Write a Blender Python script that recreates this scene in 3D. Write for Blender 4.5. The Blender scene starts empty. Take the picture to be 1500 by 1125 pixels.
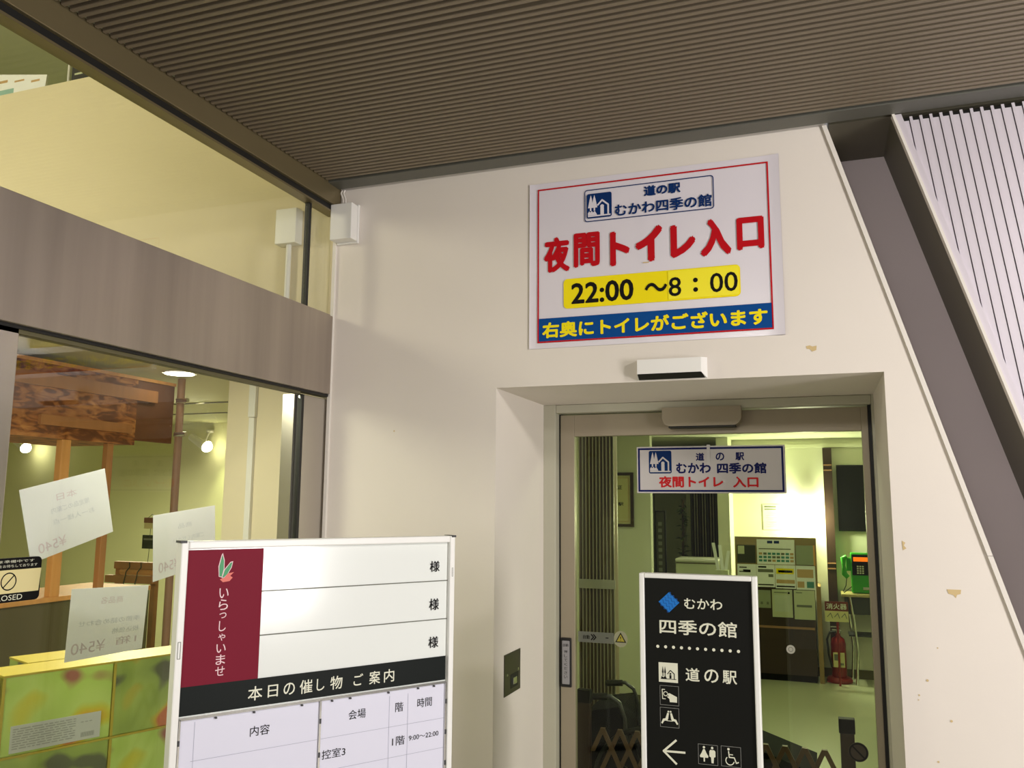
import bpy, bmesh, math, random
from mathutils import Vector, Matrix
random.seed(7)
S = bpy.context.scene
COL = S.collection

# ------------------------------------------------------------------ camera
cam_d = bpy.data.cameras.new('camera'); cam = bpy.data.objects.new('camera', cam_d); COL.objects.link(cam)
yaw, pitch, roll = -0.347339357, 0.140368497, 0.00703613148
cy, sy = math.cos(yaw), math.sin(yaw)
f = Vector((sy*math.cos(pitch), cy*math.cos(pitch), math.sin(pitch)))
r = Vector((cy, -sy, 0)); u = r.cross(f)
r2 = r*math.cos(roll)+u*math.sin(roll); u2 = -r*math.sin(roll)+u*math.cos(roll)
mw = Matrix((( r2.x, u2.x, -f.x, 1.8748), (r2.y, u2.y, -f.y, -3.0), (r2.z, u2.z, -f.z, 1.6), (0, 0, 0, 1)))
cam.matrix_world = mw
cam_d.sensor_width = 36; cam_d.sensor_fit = 'HORIZONTAL'; cam_d.lens = 1235.286/1500*36
cam_d.clip_start = 0.05
S.camera = cam

# ------------------------------------------------------------------ world, lamps, exposure
W = bpy.data.worlds.new('world'); S.world = W; W.use_nodes = True
W.node_tree.nodes['Background'].inputs[0].default_value = (0.66, 0.63, 0.62, 1)
W.node_tree.nodes['Background'].inputs[1].default_value = 0.36
S.view_settings.view_transform = 'Standard'; S.view_settings.look = 'None'
S.view_settings.exposure = 0.0; S.view_settings.gamma = 1.0
S.view_settings.use_curve_mapping = False

def lamp(kind, name, loc, power, color, size=0.3, aim=None, size_y=None, spot=None):
    d = bpy.data.lights.new(name, kind); d.energy = power; d.color = color
    if kind == 'AREA':
        d.size = size
        if size_y: d.shape = 'RECTANGLE'; d.size_y = size_y
    else: d.shadow_soft_size = size
    if spot: d.spot_size = math.radians(spot); d.spot_blend = .6
    o = bpy.data.objects.new(name, d); COL.objects.link(o); o.location = loc
    if aim is not None:
        o.rotation_euler = (Vector(aim)-Vector(loc)).to_track_quat('-Z', 'Y').to_euler()
    return o
WARM = (1.0, 0.95, 0.89); GREEN = (0.93, 1.0, 0.50); COOL = (0.93, 0.90, 1.0)
lamp('AREA', 'porch_lamp_and_fill', (4.0, -1.95, 2.86), 50, WARM, .30, (1.2, -.2, 0.8))
lamp('AREA', 'porch_lamp_and_fill', (1.4, -4.2, 2.86), 34, WARM, .4, (1.3, -1.6, 0))  # added soft fill behind the camera, not a known fitting
lamp('AREA', 'right_side_fill', (5.3, -2.3, 1.4), 100, (1.0, .955, .93), .9, (1.2, .2, 1.3), size_y=1.3)  # added low light from the right
lamp('AREA', 'vestibule_lamp', (1.5, 2.7, 2.2), 9.0, (.92, 1.0, .62), .5, (1.6, 2.6, 0))
lamp('AREA', 'shop_lamp_and_fill', (-2.4, 1.6, 2.2), 54, (1.0, .98, .68), .8, (-2.2, 1.2, 0))
lamp('AREA', 'shop_lamp_and_fill', (-.42, -.95, 2.14), 13, (1.0, .98, .74), .3, (-.22, -.9, .9))  # added fill to brighten the gift boxes, not a shop fitting
lamp('AREA', 'shop_lamp_and_fill', (-.38, -2.5, 1.95), 10, (1.0, .98, .78), .3, (-.3, -.9, 1.0))  # added out of view to light the fronts of the boxes
lamp('AREA', 'entry_fill', (1.45, 1.15, 2.22), 4, (.96, 1.0, .74), .25, (1.4, 1.3, 0))  # added fill that brightens the folded accordion door
lamp('AREA', 'void_lamp', (-2.3, -2.2, 3.3), 36, (1.0, .93, .70), .6, (-1.7, 0, 3.0))
lamp('AREA', 'mezzanine_lamp', (-3.5, 2.0, 4.5), 18, GREEN, .6, (-3.5, 2.0, 3.5))

# ------------------------------------------------------------------ materials
def lin(c):
    return tuple(((x/255)/12.92 if x/255 <= .04045 else ((x/255+.055)/1.055)**2.4) for x in c)
MATS = {}
def mat(name, rgb, rough=.6, metal=0.0, noise=None, bump=None, emit=None, spec=.5, coat=0):
    """rgb in sRGB 0-255; noise=(scale,amount[,stretch vec]); bump=(scale,strength[,stretch])"""
    if name in MATS: return MATS[name]
    m = bpy.data.materials.new(name); m.use_nodes = True; nt = m.node_tree
    b = nt.nodes['Principled BSDF']; c = lin(rgb)+(1,)
    b.inputs['Base Color'].default_value = c
    b.inputs['Roughness'].default_value = rough; b.inputs['Metallic'].default_value = metal
    b.inputs['Specular IOR Level'].default_value = spec
    if coat: b.inputs['Coat Weight'].default_value = coat; b.inputs['Coat Roughness'].default_value = .08
    if emit:
        b.inputs['Emission Color'].default_value = c; b.inputs['Emission Strength'].default_value = emit
    def ntex(scale, stretch, detail=4):
        tc = nt.nodes.new('ShaderNodeTexCoord'); mp = nt.nodes.new('ShaderNodeMapping')
        mp.inputs['Scale'].default_value = stretch or (1, 1, 1)
        n = nt.nodes.new('ShaderNodeTexNoise'); n.inputs['Scale'].default_value = scale; n.inputs['Detail'].default_value = detail
        nt.links.new(tc.outputs['Object'], mp.inputs[0]); nt.links.new(mp.outputs[0], n.inputs['Vector'])
        return n
    if noise:
        n = ntex(noise[0], noise[2] if len(noise) > 2 else None)
        mx = nt.nodes.new('ShaderNodeMix'); mx.data_type = 'RGBA'
        k = noise[1]
        mx.inputs[6].default_value = tuple(x*(1-k) for x in c[:3])+(1,)
        mx.inputs[7].default_value = tuple(min(1, x*(1+k)) for x in c[:3])+(1,)
        nt.links.new(n.outputs[0], mx.inputs[0]); nt.links.new(mx.outputs[2], b.inputs['Base Color'])
    if bump:
        n = ntex(bump[0], bump[2] if len(bump) > 2 else None, 6)
        bp = nt.nodes.new('ShaderNodeBump'); bp.inputs['Strength'].default_value = bump[1]; bp.inputs['Distance'].default_value = .002
        nt.links.new(n.outputs[0], bp.inputs['Height']); nt.links.new(bp.outputs[0], b.inputs['Normal'])
    MATS[name] = m
    return m

def ramp_mat(name, stops, kind='noise', scale=5, rough=.5, stretch=(1, 1, 1), detail=3, metal=0, distortion=0):
    if name in MATS: return MATS[name]
    m = bpy.data.materials.new(name); m.use_nodes = True; nt = m.node_tree; b = nt.nodes['Principled BSDF']
    tc = nt.nodes.new('ShaderNodeTexCoord'); mp = nt.nodes.new('ShaderNodeMapping'); mp.inputs['Scale'].default_value = stretch
    nt.links.new(tc.outputs['Object'], mp.inputs[0])
    if kind == 'noise':
        t = nt.nodes.new('ShaderNodeTexNoise'); t.inputs['Detail'].default_value = detail; t.inputs['Distortion'].default_value = distortion; out = t.outputs[0]
    else:
        t = nt.nodes.new('ShaderNodeTexVoronoi'); out = t.outputs['Color']
    t.inputs['Scale'].default_value = scale
    nt.links.new(mp.outputs[0], t.inputs['Vector'])
    r_ = nt.nodes.new('ShaderNodeValToRGB')
    while len(r_.color_ramp.elements) < len(stops): r_.color_ramp.elements.new(.5)
    for e, (p, c) in zip(r_.color_ramp.elements, stops): e.position = p; e.color = lin(c)+(1,)
    nt.links.new(out, r_.inputs[0]); nt.links.new(r_.outputs[0], b.inputs['Base Color'])
    b.inputs['Roughness'].default_value = rough; b.inputs['Metallic'].default_value = metal
    MATS[name] = m
    return m

def glass_mat(name, tint, f0=.05, grazing=1.0, rough=0.0):
    m = bpy.data.materials.new(name); m.use_nodes = True; nt = m.node_tree; nt.nodes.clear()
    out = nt.nodes.new('ShaderNodeOutputMaterial'); tr = nt.nodes.new('ShaderNodeBsdfTransparent'); gl = nt.nodes.new('ShaderNodeBsdfGlossy')
    tr.inputs[0].default_value = tint+(1,); gl.inputs['Roughness'].default_value = rough
    g = nt.nodes.new('ShaderNodeNewGeometry'); dt = nt.nodes.new('ShaderNodeVectorMath'); dt.operation = 'DOT_PRODUCT'
    nt.links.new(g.outputs['Normal'], dt.inputs[0]); nt.links.new(g.outputs['Incoming'], dt.inputs[1])
    def M(op, a, b=None):
        n = nt.nodes.new('ShaderNodeMath'); n.operation = op
        for i, v in enumerate((a, b)):
            if v is None: continue
            if isinstance(v, (int, float)): n.inputs[i].default_value = v
            else: nt.links.new(v, n.inputs[i])
        return n.outputs[0]
    c = M('ABSOLUTE', dt.outputs['Value']); k = M('POWER', M('SUBTRACT', 1.0, c), 5.0)
    F = M('ADD', M('MULTIPLY', k, (1-f0)*grazing), f0)
    mx = nt.nodes.new('ShaderNodeMixShader'); nt.links.new(F, mx.inputs[0]); nt.links.new(tr.outputs[0], mx.inputs[1]); nt.links.new(gl.outputs[0], mx.inputs[2])
    nt.links.new(mx.outputs[0], out.inputs[0]); return m

M_WALL = mat('plaster', (228, 220, 211), .75, noise=(3, .035), bump=(60, .12))
M_WALLIN = mat('interior_plaster', (220, 220, 200), .8, noise=(2, .04))
M_VOID = mat('void_plaster', (226, 214, 184), .8, noise=(1.2, .05))
M_SHOPWALL = mat('shop_wall_paint', (222, 220, 172), .8, noise=(1.5, .05))
M_SHOPCEIL = mat('shop_ceiling_board', (200, 198, 150), .8)
M_RIB = mat('ceiling_slat_metal', (134, 122, 104), .5, .2, noise=(1.2, .10))
M_DARK = mat('dark_cavity', (14, 12, 9), .8)
M_TRIM = mat('ceiling_edge_metal', (104, 104, 96), .5, .3)
M_BEAM = mat('bronze_steel', (128, 116, 86), .34, .55, noise=(6, .12, (1, .3, 1)), bump=(40, .06, (1, 1, 1)))
M_BAND = mat('brushed_band_steel', (172, 161, 150), .40, .75, noise=(5, .32, (1, 2.2, .12)), bump=(80, .03, (1, 6, .2)))  # streaky reflections of the band are put into its colour noise
M_STEEL = mat('brushed_stainless', (196, 190, 182), .26, .95, noise=(8, .06, (1, 1, .2)), bump=(200, .03, (1, .5, 6)))
M_CHROME = mat('chrome', (215, 215, 210), .15, 1)
M_BLACK = mat('black_rubber', (18, 18, 17), .5)
M_ALU = mat('beige_aluminium', (164, 153, 133), .42, .35, noise=(2, .03))
M_ALU2 = mat('frame_aluminium', (188, 186, 168), .5, .2)
M_RECESS = mat('recess_grey_paint', (222, 211, 216), .6, noise=(2.5, .07))
M_SOFFIT = mat('recess_soffit_bronze', (92, 88, 74), .5, .2)
M_SLAT = mat('lilac_white_slat', (216, 209, 218), .42, .35, noise=(1.5, .06))
M_WHITE = mat('white_plastic', (232, 230, 226), .35)
M_WHITETRIM = mat('white_bead', (226, 220, 212), .5)
M_PAPER = mat('laminated_paper', (226, 220, 228), .30, coat=.3)
M_PAPER2 = mat('plain_paper', (244, 245, 248), .8)
M_THIN = bpy.data.materials.new('thin_backlit_paper'); M_THIN.use_nodes = True
_n = M_THIN.node_tree; _n.nodes.clear(); _o = _n.nodes.new('ShaderNodeOutputMaterial'); _d = _n.nodes.new('ShaderNodeBsdfDiffuse'); _t = _n.nodes.new('ShaderNodeBsdfTranslucent'); _m = _n.nodes.new('ShaderNodeMixShader')
_d.inputs[0].default_value = lin((248, 249, 252))+(1,); _t.inputs[0].default_value = lin((250, 250, 250))+(1,); _m.inputs[0].default_value = .45
_n.links.new(_d.outputs[0], _m.inputs[1]); _n.links.new(_t.outputs[0], _m.inputs[2]); _n.links.new(_m.outputs[0], _o.inputs[0])
M_SHEET = mat('lilac_white_paper', (222, 222, 238), .55)
M_SIGNGREY = mat('sign_pale_grey', (205, 200, 200), .4)
M_BOARD = mat('whiteboard_enamel', (236, 240, 236), .15, coat=.3)
M_FRAMEW = mat('white_painted_frame', (240, 240, 236), .35)
M_RED = mat('red_ink', (188, 10, 24), .6, spec=.15); M_RED2 = mat('soft_red_ink', (205, 40, 45), .6, spec=.15)
M_NAVY = mat('navy_ink', (6, 44, 100), .6, spec=.15); M_NAVY2 = mat('deep_navy_ink', (22, 30, 92), .6, spec=.15)
M_BLUE = mat('blue_ink', (0, 70, 140), .6, spec=.15); M_YEL = mat('yellow_ink', (246, 226, 20), .6, spec=.15); M_YEL2 = mat('bright_yellow_ink', (250, 236, 10), .4)
M_INK = mat('black_ink', (16, 14, 16), .6, spec=.15); M_MAROON = mat('maroon_film', (122, 26, 46), .55, spec=.12); M_BANDBLK = mat('black_film', (16, 22, 20), .5, spec=.15)
M_PINKW = mat('pinkish_white_ink', (238, 205, 210), .5); M_CREAM = mat('cream_ink', (226, 226, 206), .5)
M_EMB = mat('bright_blue_ink', (20, 118, 205), .4); M_EMB2 = mat('mid_blue_ink', (8, 80, 160), .4)
M_LEAFG = mat('leaf_green_ink', (60, 150, 95), .5); M_LEAFR = mat('coral_ink', (225, 110, 95), .5)
M_BLKPANEL = mat('matt_black_panel', (16, 17, 14), .5, spec=.2)
M_FAINT = mat('faint_show_through', (222, 225, 230), .8); M_FAINT2 = mat('faint_pink_show_through', (234, 220, 224), .8)
M_RULE = mat('grey_rule_line', (170, 172, 190), .6)
M_WOOD = mat('pine_wood', (222, 160, 92), .5, noise=(6, .22, (6, 6, .6)))
M_WOOD2 = mat('orange_stained_wood', (172, 116, 68), .5, noise=(6, .22, (6, 6, .6)))
M_DKWOOD = mat('dark_brown_wood', (54, 34, 26), .5, noise=(5, .2, (5, 5, .8)))
M_POLE = mat('brown_pole', (160, 118, 86), .5)
M_OLIVE = mat('olive_counter_panel', (92, 86, 58), .6)
M_TAPE = mat('clear_tape', (215, 212, 212), .2)
M_CARD = mat('certificate_paper', (214, 206, 150), .7)
M_ACC = mat('accordion_vinyl', (176, 158, 132), .45, noise=(20, .25, (3, 3, .1)))
M_ACC2 = mat('accordion_fold_light', (182, 174, 142), .4)
M_CHIP = mat('exposed_tan_plaster', (206, 182, 134), .9)
M_FLOORIN = mat('pale_vinyl_floor', (196, 198, 170), .22, noise=(1.5, .05), bump=(3, .05))
M_FLOOR = mat('grey_paving', (176, 170, 160), .7, noise=(8, .1))
M_PHONE = mat('payphone_green', (46, 150, 30), .35); M_ORANGE = mat('orange_display', (240, 110, 10), .4, emit=1.2)
M_EXT = mat('extinguisher_red', (130, 22, 18), .3); M_DKGREY = mat('dark_grey_plastic', (52, 52, 52), .5)
M_NAVYCLOTH = mat('dark_navy_nylon', (12, 13, 19), .8, spec=.1, bump=(80, .4))
M_TV = mat('tv_black', (14, 14, 15), .15); M_LAMPGLOW = mat('glowing_diffuser', (255, 250, 215), .5, emit=30)
M_DLGLOW = mat('downlight_glow', (255, 250, 225), .5, emit=9); M_GREYPANEL = mat('pale_green_panel', (196, 200, 170), .5)
M_TEAL = mat('teal_ink', (70, 140, 130), .6); M_TAN = mat('tan_print', (196, 160, 110), .6); M_GREYINK = mat('grey_print', (110, 112, 100), .7)
M_LEAF = mat('plant_leaf', (70, 84, 50), .5); M_GOLD = mat('gold_edge_card', (206, 186, 70), .35)
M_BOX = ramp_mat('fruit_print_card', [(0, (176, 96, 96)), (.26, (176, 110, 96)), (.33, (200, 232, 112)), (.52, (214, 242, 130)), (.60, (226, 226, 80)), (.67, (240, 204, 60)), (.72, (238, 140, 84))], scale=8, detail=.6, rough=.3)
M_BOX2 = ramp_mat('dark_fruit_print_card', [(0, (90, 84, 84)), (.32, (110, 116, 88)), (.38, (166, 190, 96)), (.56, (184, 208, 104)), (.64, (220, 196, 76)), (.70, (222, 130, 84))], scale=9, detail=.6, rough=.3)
M_OSB = ramp_mat('osb_board', [(0, (84, 46, 20)), (.42, (112, 62, 30)), (.52, (160, 98, 50)), (.7, (196, 134, 74))], scale=22, detail=2.5, rough=.6, stretch=(1, .5, 1.5), distortion=.9)
M_LABEL = mat('product_label', (222, 226, 220), .5)
G_SHOP = glass_mat('shopfront_glass', (.972, .98, .965), .05)
G_DOOR = glass_mat('door_glass', (.90, .93, .86), .022)

# ------------------------------------------------------------------ mesh helpers
class MB:
    def __init__(s): s.v = []; s.f = []; s.smooth = []
    def add(s, vs, fs, sm=False):
        n = len(s.v); s.v += [tuple(p) for p in vs]; s.f += [tuple(i+n for i in q) for q in fs]; s.smooth += [sm]*len(fs); return s
    def box(s, x0, x1, y0, y1, z0, z1, c=0.0):
        if c <= 0:
            vs = [(x, y, z) for x in (x0, x1) for y in (y0, y1) for z in (z0, z1)]
            return s.add(vs, [(0, 1, 3, 2), (4, 6, 7, 5), (0, 4, 5, 1), (2, 3, 7, 6), (0, 2, 6, 4), (1, 5, 7, 3)])
        bm = bmesh.new(); bmesh.ops.create_cube(bm, size=1)
        for v in bm.verts: v.co = Vector(((x0+x1)/2+v.co.x*(x1-x0), (y0+y1)/2+v.co.y*(y1-y0), (z0+z1)/2+v.co.z*(z1-z0)))
        bmesh.ops.bevel(bm, geom=bm.edges[:], offset=c, segments=2, profile=.5, affect='EDGES')
        return s.bm(bm)
    def bm(s, bm, sm=False):
        bm.verts.index_update()
        s.add([v.co[:] for v in bm.verts], [[v.index for v in q.verts] for q in bm.faces], sm); bm.free(); return s
    def prism(s, pts, y0, y1):   # polygon in x,z extruded along y (y0 nearer the viewer)
        n = len(pts)
        if sum(pts[i][0]*pts[(i+1) % n][1]-pts[(i+1) % n][0]*pts[i][1] for i in range(n)) < 0: pts = pts[::-1]
        vs = [(x, y0, z) for x, z in pts]+[(x, y1, z) for x, z in pts]
        fs = [tuple(range(n)), tuple(reversed(range(n, 2*n)))]+[(i, i+n, (i+1) % n+n, (i+1) % n) for i in range(n)]
        return s.add(vs, fs)
    def tube(s, pts, rad, n=10, caps=True):
        pts = [Vector(p) for p in pts]; rings = []; vs = []; fs = []
        rads = rad if isinstance(rad, (list, tuple)) else [rad]*len(pts)
        up = None
        for i, p in enumerate(pts):
            t = (pts[min(i+1, len(pts)-1)]-pts[max(i-1, 0)]).normalized()
            if up is None: up = t.orthogonal().normalized()
            up = (up-t*up.dot(t)).normalized(); w = t.cross(up)
            for k in range(n):
                a = 2*math.pi*k/n; vs.append(p+(up*math.cos(a)+w*math.sin(a))*rads[i])
        for i in range(len(pts)-1):
            for k in range(n): fs.append((i*n+k, i*n+(k+1) % n, (i+1)*n+(k+1) % n, (i+1)*n+k))
        s.add(vs, fs, True)
        if caps: s.add(vs[:n], [tuple(reversed(range(n)))]); s.add(vs[-n:], [tuple(range(n))])
        return s
    def lathe(s, prof, cx, cy_, n=24):   # prof: (radius, z)
        vs = []; fs = []
        for (ra, z) in prof:
            for k in range(n):
                a = 2*math.pi*k/n; vs.append((cx+ra*math.cos(a), cy_+ra*math.sin(a), z))
        for i in range(len(prof)-1):
            for k in range(n): fs.append((i*n+k, i*n+(k+1) % n, (i+1)*n+(k+1) % n, (i+1)*n+k))
        fs.append(tuple(reversed(range(n)))); fs.append(tuple(range((len(prof)-1)*n, len(prof)*n)))
        return s.add(vs, fs, True)
    # flat shapes facing -y, lying at depth y
    def poly(s, pts, y):
        n = len(pts)
        if sum(pts[i][0]*pts[(i+1) % n][1]-pts[(i+1) % n][0]*pts[i][1] for i in range(n)) < 0: pts = pts[::-1]
        return s.add([(x, y, z) for x, z in pts], [tuple(range(n))])
    def rect(s, x0, x1, z0, z1, y): return s.poly([(x0, z0), (x1, z0), (x1, z1), (x0, z1)], y)
    def rrect(s, x0, x1, z0, z1, r_, y): return s.poly(rr(x0, x1, z0, z1, r_), y)
    def disc(s, x, z, ra, y, n=24, sx=1): return s.poly([(x+sx*ra*math.cos(2*math.pi*k/n), z+ra*math.sin(2*math.pi*k/n)) for k in range(n)], y)
    def ring(s, x, z, ra, rb, y, n=32, a0=0, a1=360):
        p = []
        for k in range(n):
            t0 = math.radians(a0+(a1-a0)*k/n); t1 = math.radians(a0+(a1-a0)*(k+1)/n)
            s.poly([(x+ra*math.cos(t0), z+ra*math.sin(t0)), (x+ra*math.cos(t1), z+ra*math.sin(t1)), (x+rb*math.cos(t1), z+rb*math.sin(t1)), (x+rb*math.cos(t0), z+rb*math.sin(t0))], y)
        return s
    def stroke(s, pts, w, y):
        for (a, b) in zip(pts, pts[1:]):
            dx, dz = b[0]-a[0], b[1]-a[1]; L = math.hypot(dx, dz) or 1; nx, nz = -dz/L*w/2, dx/L*w/2
            s.poly([(a[0]+nx, a[1]+nz), (a[0]-nx, a[1]-nz), (b[0]-nx, b[1]-nz), (b[0]+nx, b[1]+nz)], y)
        for a in pts[1:-1]: s.disc(a[0], a[1], w/2, y-.0001, 10)
        return s
    def border(s, x0, x1, z0, z1, w, y, r_=0):
        if r_ <= 0:
            s.rect(x0, x1, z1-w, z1, y); s.rect(x0, x1, z0, z0+w, y); s.rect(x0, x0+w, z0+w, z1-w, y); s.rect(x1-w, x1, z0+w, z1-w, y); return s
        A = rr(x0, x1, z0, z1, r_); B = rr(x0+w, x1-w, z0+w, z1-w, max(r_-w, .0005)); n = len(A)
        for i in range(n): s.poly([A[i], A[(i+1) % n], B[(i+1) % n], B[i]], y)
        return s

def rr(x0, x1, z0, z1, r_, n=5):
    p = []
    for (cx, cz, a) in ((x1-r_, z1-r_, 0), (x0+r_, z1-r_, 90), (x0+r_, z0+r_, 180), (x1-r_, z0+r_, 270)):
        for k in range(n+1):
            t = math.radians(a+90*k/n); p.append((cx+r_*math.cos(t), cz+r_*math.sin(t)))
    return p

def origin(o):
    v = Vector((0, 0, 0))
    while o is not None: v += o.location; o = o.parent
    return v
def part(name, mb, m, parent=None, label=None, kind=None, local=False, at=None):
    """link mb as one mesh. World coordinates unless local."""
    me = bpy.data.meshes.new(name)
    off = Vector((0, 0, 0)) if local else (origin(parent) if parent else Vector(at or (0, 0, 0)))
    me.from_pydata([(x-off.x, y-off.y, z-off.z) for x, y, z in mb.v], [], mb.f)
    for p, sm in zip(me.polygons, mb.smooth): p.use_smooth = sm
    me.materials.append(m); me.update()
    o = bpy.data.objects.new(name, me); COL.objects.link(o)
    if parent: o.parent = parent
    elif at: o.location = at
    if label: o['label'] = label
    if kind: o['kind'] = kind
    return o
def tag(o, label, cat, group=None):
    o['label'] = label; o['category'] = cat
    if group: o['group'] = group
    return o
def thing(name, label, cat, loc, group=None, rz=0):
    o = bpy.data.objects.new(name, None); COL.objects.link(o); o.location = loc; o.rotation_euler = (0, 0, rz)
    o.empty_display_size = .05
    return tag(o, label, cat, group)
def struct(name, mb=None, m=None, loc=(0, 0, 0), label=None):
    if mb is None:
        o = bpy.data.objects.new(name, None); COL.objects.link(o); o.location = loc
    else: o = part(name, mb, m, at=loc)
    o['kind'] = 'structure'
    if label: o['label'] = label
    return o

def text(body, x0, x1, z0, z1, y, m, parent, weight=0.0, local=False, mirror=False, plane=None, name='lettering'):
    c = bpy.data.curves.new('t', 'FONT'); c.body = body; c.resolution_u = 3
    t = bpy.data.objects.new('t', c); COL.objects.link(t); bpy.context.view_layer.update()
    me = bpy.data.meshes.new_from_object(t.evaluated_get(bpy.context.evaluated_depsgraph_get()))
    bpy.data.objects.remove(t); bpy.data.curves.remove(c)
    vs = [v.co.copy() for v in me.vertices]; fs = [tuple(p.vertices) for p in me.polygons]
    bpy.data.meshes.remove(me)
    ax, bx = min(v.x for v in vs), max(v.x for v in vs); az, bz = min(v.y for v in vs), max(v.y for v in vs)
    mb = MB(); out = []
    for v in vs:
        uu = (v.x-ax)/(bx-ax); ww = (v.y-az)/(bz-az)
        if mirror: uu = 1-uu
        X = x0+uu*(x1-x0); Z = z0+ww*(z1-z0)
        out.append((X, y, Z) if plane is None else plane(X, Z))
    mb.add(out, fs)
    if weight > 0:
        nch = len(body.replace(' ', '')); w = weight*min((z1-z0), (x1-x0)/max(1, nch))*.9
        cx, cz = (x0+x1)/2, (z0+z1)/2; kx = 1-2*w/(x1-x0); kz = 1-2*w/(z1-z0)
        mb = MB()
        for q in range(6):
            a = q*math.pi/3+.3
            o2 = []
            for v in vs:
                uu = (v.x-ax)/(bx-ax); ww = (v.y-az)/(bz-az)
                if mirror: uu = 1-uu
                X = cx+(x0+uu*(x1-x0)-cx)*kx+w*math.cos(a); Z = cz+(z0+ww*(z1-z0)-cz)*kz+w*math.sin(a)
                o2.append((X, y-q*.00003, Z) if plane is None else plane(X, Z))
            mb.add(o2, fs)
    return part(name, mb, m, parent, local=local)

# ================================================================== SETTING
# outdoor floor
struct('floor', MB().box(-.12, 6, -6, 0, -.1, 0), M_FLOOR)
struct('floor', MB().box(-6, 4, .0, 8, -.1, 0).box(-6, -.12, -6, 0, -.1, 0), M_FLOORIN)
# front wall with the door opening and slanted right edge
TOPX = lambda z: 1.947+(2.92-z)*.2865
wf = MB()
wf.prism([(-.02, 0), (.724, 0), (.724, 2.038), (-.02, 2.038)], 0, .6)
wf.prism([(-.02, 2.038), (2.093, 2.038), (TOPX(2.038), 2.038), (TOPX(2.93), 2.93), (-.02, 2.93)], 0, .355)
wf.prism([(.724, 2.038), (2.093, 2.038), (2.093, 2.93), (.724, 2.93)], .355, .62)
wf.prism([(2.093, 0), (TOPX(0), 0), (TOPX(2.038), 2.038), (2.093, 2.038)], 0, .355)
wf.box(2.093, 2.3, .355, .6, 0, 2.93)
wall = struct('wall_front', wf, M_WALL)
# white bead along the slanted edge (two lengths) and in the glass corner
for (za, zb) in ((2.915, 1.45), (1.448, 0.0)):
    b = MB(); w = .012
    b.prism([(TOPX(za)-w, za), (TOPX(za)+.003, za), (TOPX(zb)+.003, zb), (TOPX(zb)-w, zb)], -.008, .01)
    part('edge_bead', b, M_WHITETRIM, wall)
part('corner_bead', MB().box(-.018, -.004, -.012, 0, 0, 2.91), M_WHITETRIM, wall)
# bare plaster chips
for (x, z, w, h, pts) in ((1.854, 2.128, .034, .022, [(0, .9), (.35, 1), (.6, .8), (1, .9), (.95, .2), (.55, 0), (.4, .35), (.05, .5)]),
                          (2.238, 1.330, .040, .026, [(0, 1), (1, 1), (.95, .5), (.7, .4), (.6, 0), (.45, .35), (.1, .5)]),
                          (2.118, 1.475, .012, .03, [(0, 1), (.8, .8), (.4, .5), (1, .2), (.1, 0)])):
    part('paint_chip', MB().poly([(x+a*w, z+b*h-h/2) for a, b in pts], -.0012), M_CHIP, wall)
for i in range(9):
    x = random.uniform(2.13, 2.3); z = random.uniform(.75, 1.25)
    if i > 6: x = random.uniform(.2, .7); z = random.uniform(1.3, 2.3)
    part('scuff_mark', MB().disc(x, z, random.uniform(.002, .004), -.0012, 7), M_CHIP, wall)

# recess beyond the slanted edge: back, soffit, flank
wr = MB().prism([(2.096, 0), (3.9, 0), (3.9, 2.93), (1.9, 2.93), (1.9, 2.05), (2.096, 2.05)], .351, .42)
struct('wall_right', wr, M_RECESS)
struct('trim_1', MB().box(1.96, 3.4, -.005, .355, 2.915, 2.99), M_SOFFIT)
EX = lambda z: 2.155+(2.93-z)*.2924
fl = struct('trim_2', MB().prism([(EX(2.915), 2.915), (EX(0), 0), (EX(0)+.01, 0), (EX(2.915)+.01, 2.915)], .01, .355), M_SOFFIT)
part('edge_strip', MB().prism([(EX(2.915), 2.915), (EX(0), 0), (EX(0)+.009, 0), (EX(2.915)+.009, 2.915)], -.022, .01), M_WHITETRIM, fl)
part('edge_strip', MB().prism([(EX(2.915)+.010, 2.915), (EX(0)+.010, 0), (EX(0)+.030, 0), (EX(2.915)+.030, 2.915)], -.015, .01), M_SLAT, fl)

# right slatted panel
panel = thing('slatted_panel', 'pale lilac slatted metal wall panel with slanted lower edge at far right', 'panel', (2.6, .03, 0))
part('backing', MB().prism([(EX(2.92)+.02, 2.92), (EX(.3)+.02, .3), (3.75, .3), (3.75, 2.92)], .028, .04), M_DARK, panel)
LEAN = .128; P_ = .0303
def clip_z(x_top):   # z where a slat whose top edge is at x_top meets the slanted edge
    # x_top + (2.9-z)*LEAN = EX(z)+.028
    return 2.93-(x_top-2.155-.028-.03*LEAN)/(.2924-LEAN)
k = 0
while True:
    x = 2.185+k*P_
    if x > 3.5: break
    z_l = clip_z(x); z_r = clip_z(x+P_-.0026); z_m = clip_z(x+.009)
    X = lambda x_, z: x_+(2.9-z)*LEAN
    if z_l > 2.9: z_l = 2.889
    zb = max(z_r, .35); zl = max(min(z_l, 2.888), .35); zm = max(min(z_m, 2.889), .35)
    m_ = MB()
    m_.prism([(X(x, 2.892), 2.892), (X(x+P_-.0026, 2.892), 2.892), (X(x+P_-.0026, zb), zb), (X(x, zl), zl)], -.004, .028)
    m_.prism([(X(x, 2.905), 2.905), (X(x+.009, 2.905), 2.905), (X(x+.009, zm), zm), (X(x, zl), zl)], -.0075, -.004)
    part('slat', m_, M_SLAT, panel)
    k += 1

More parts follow.
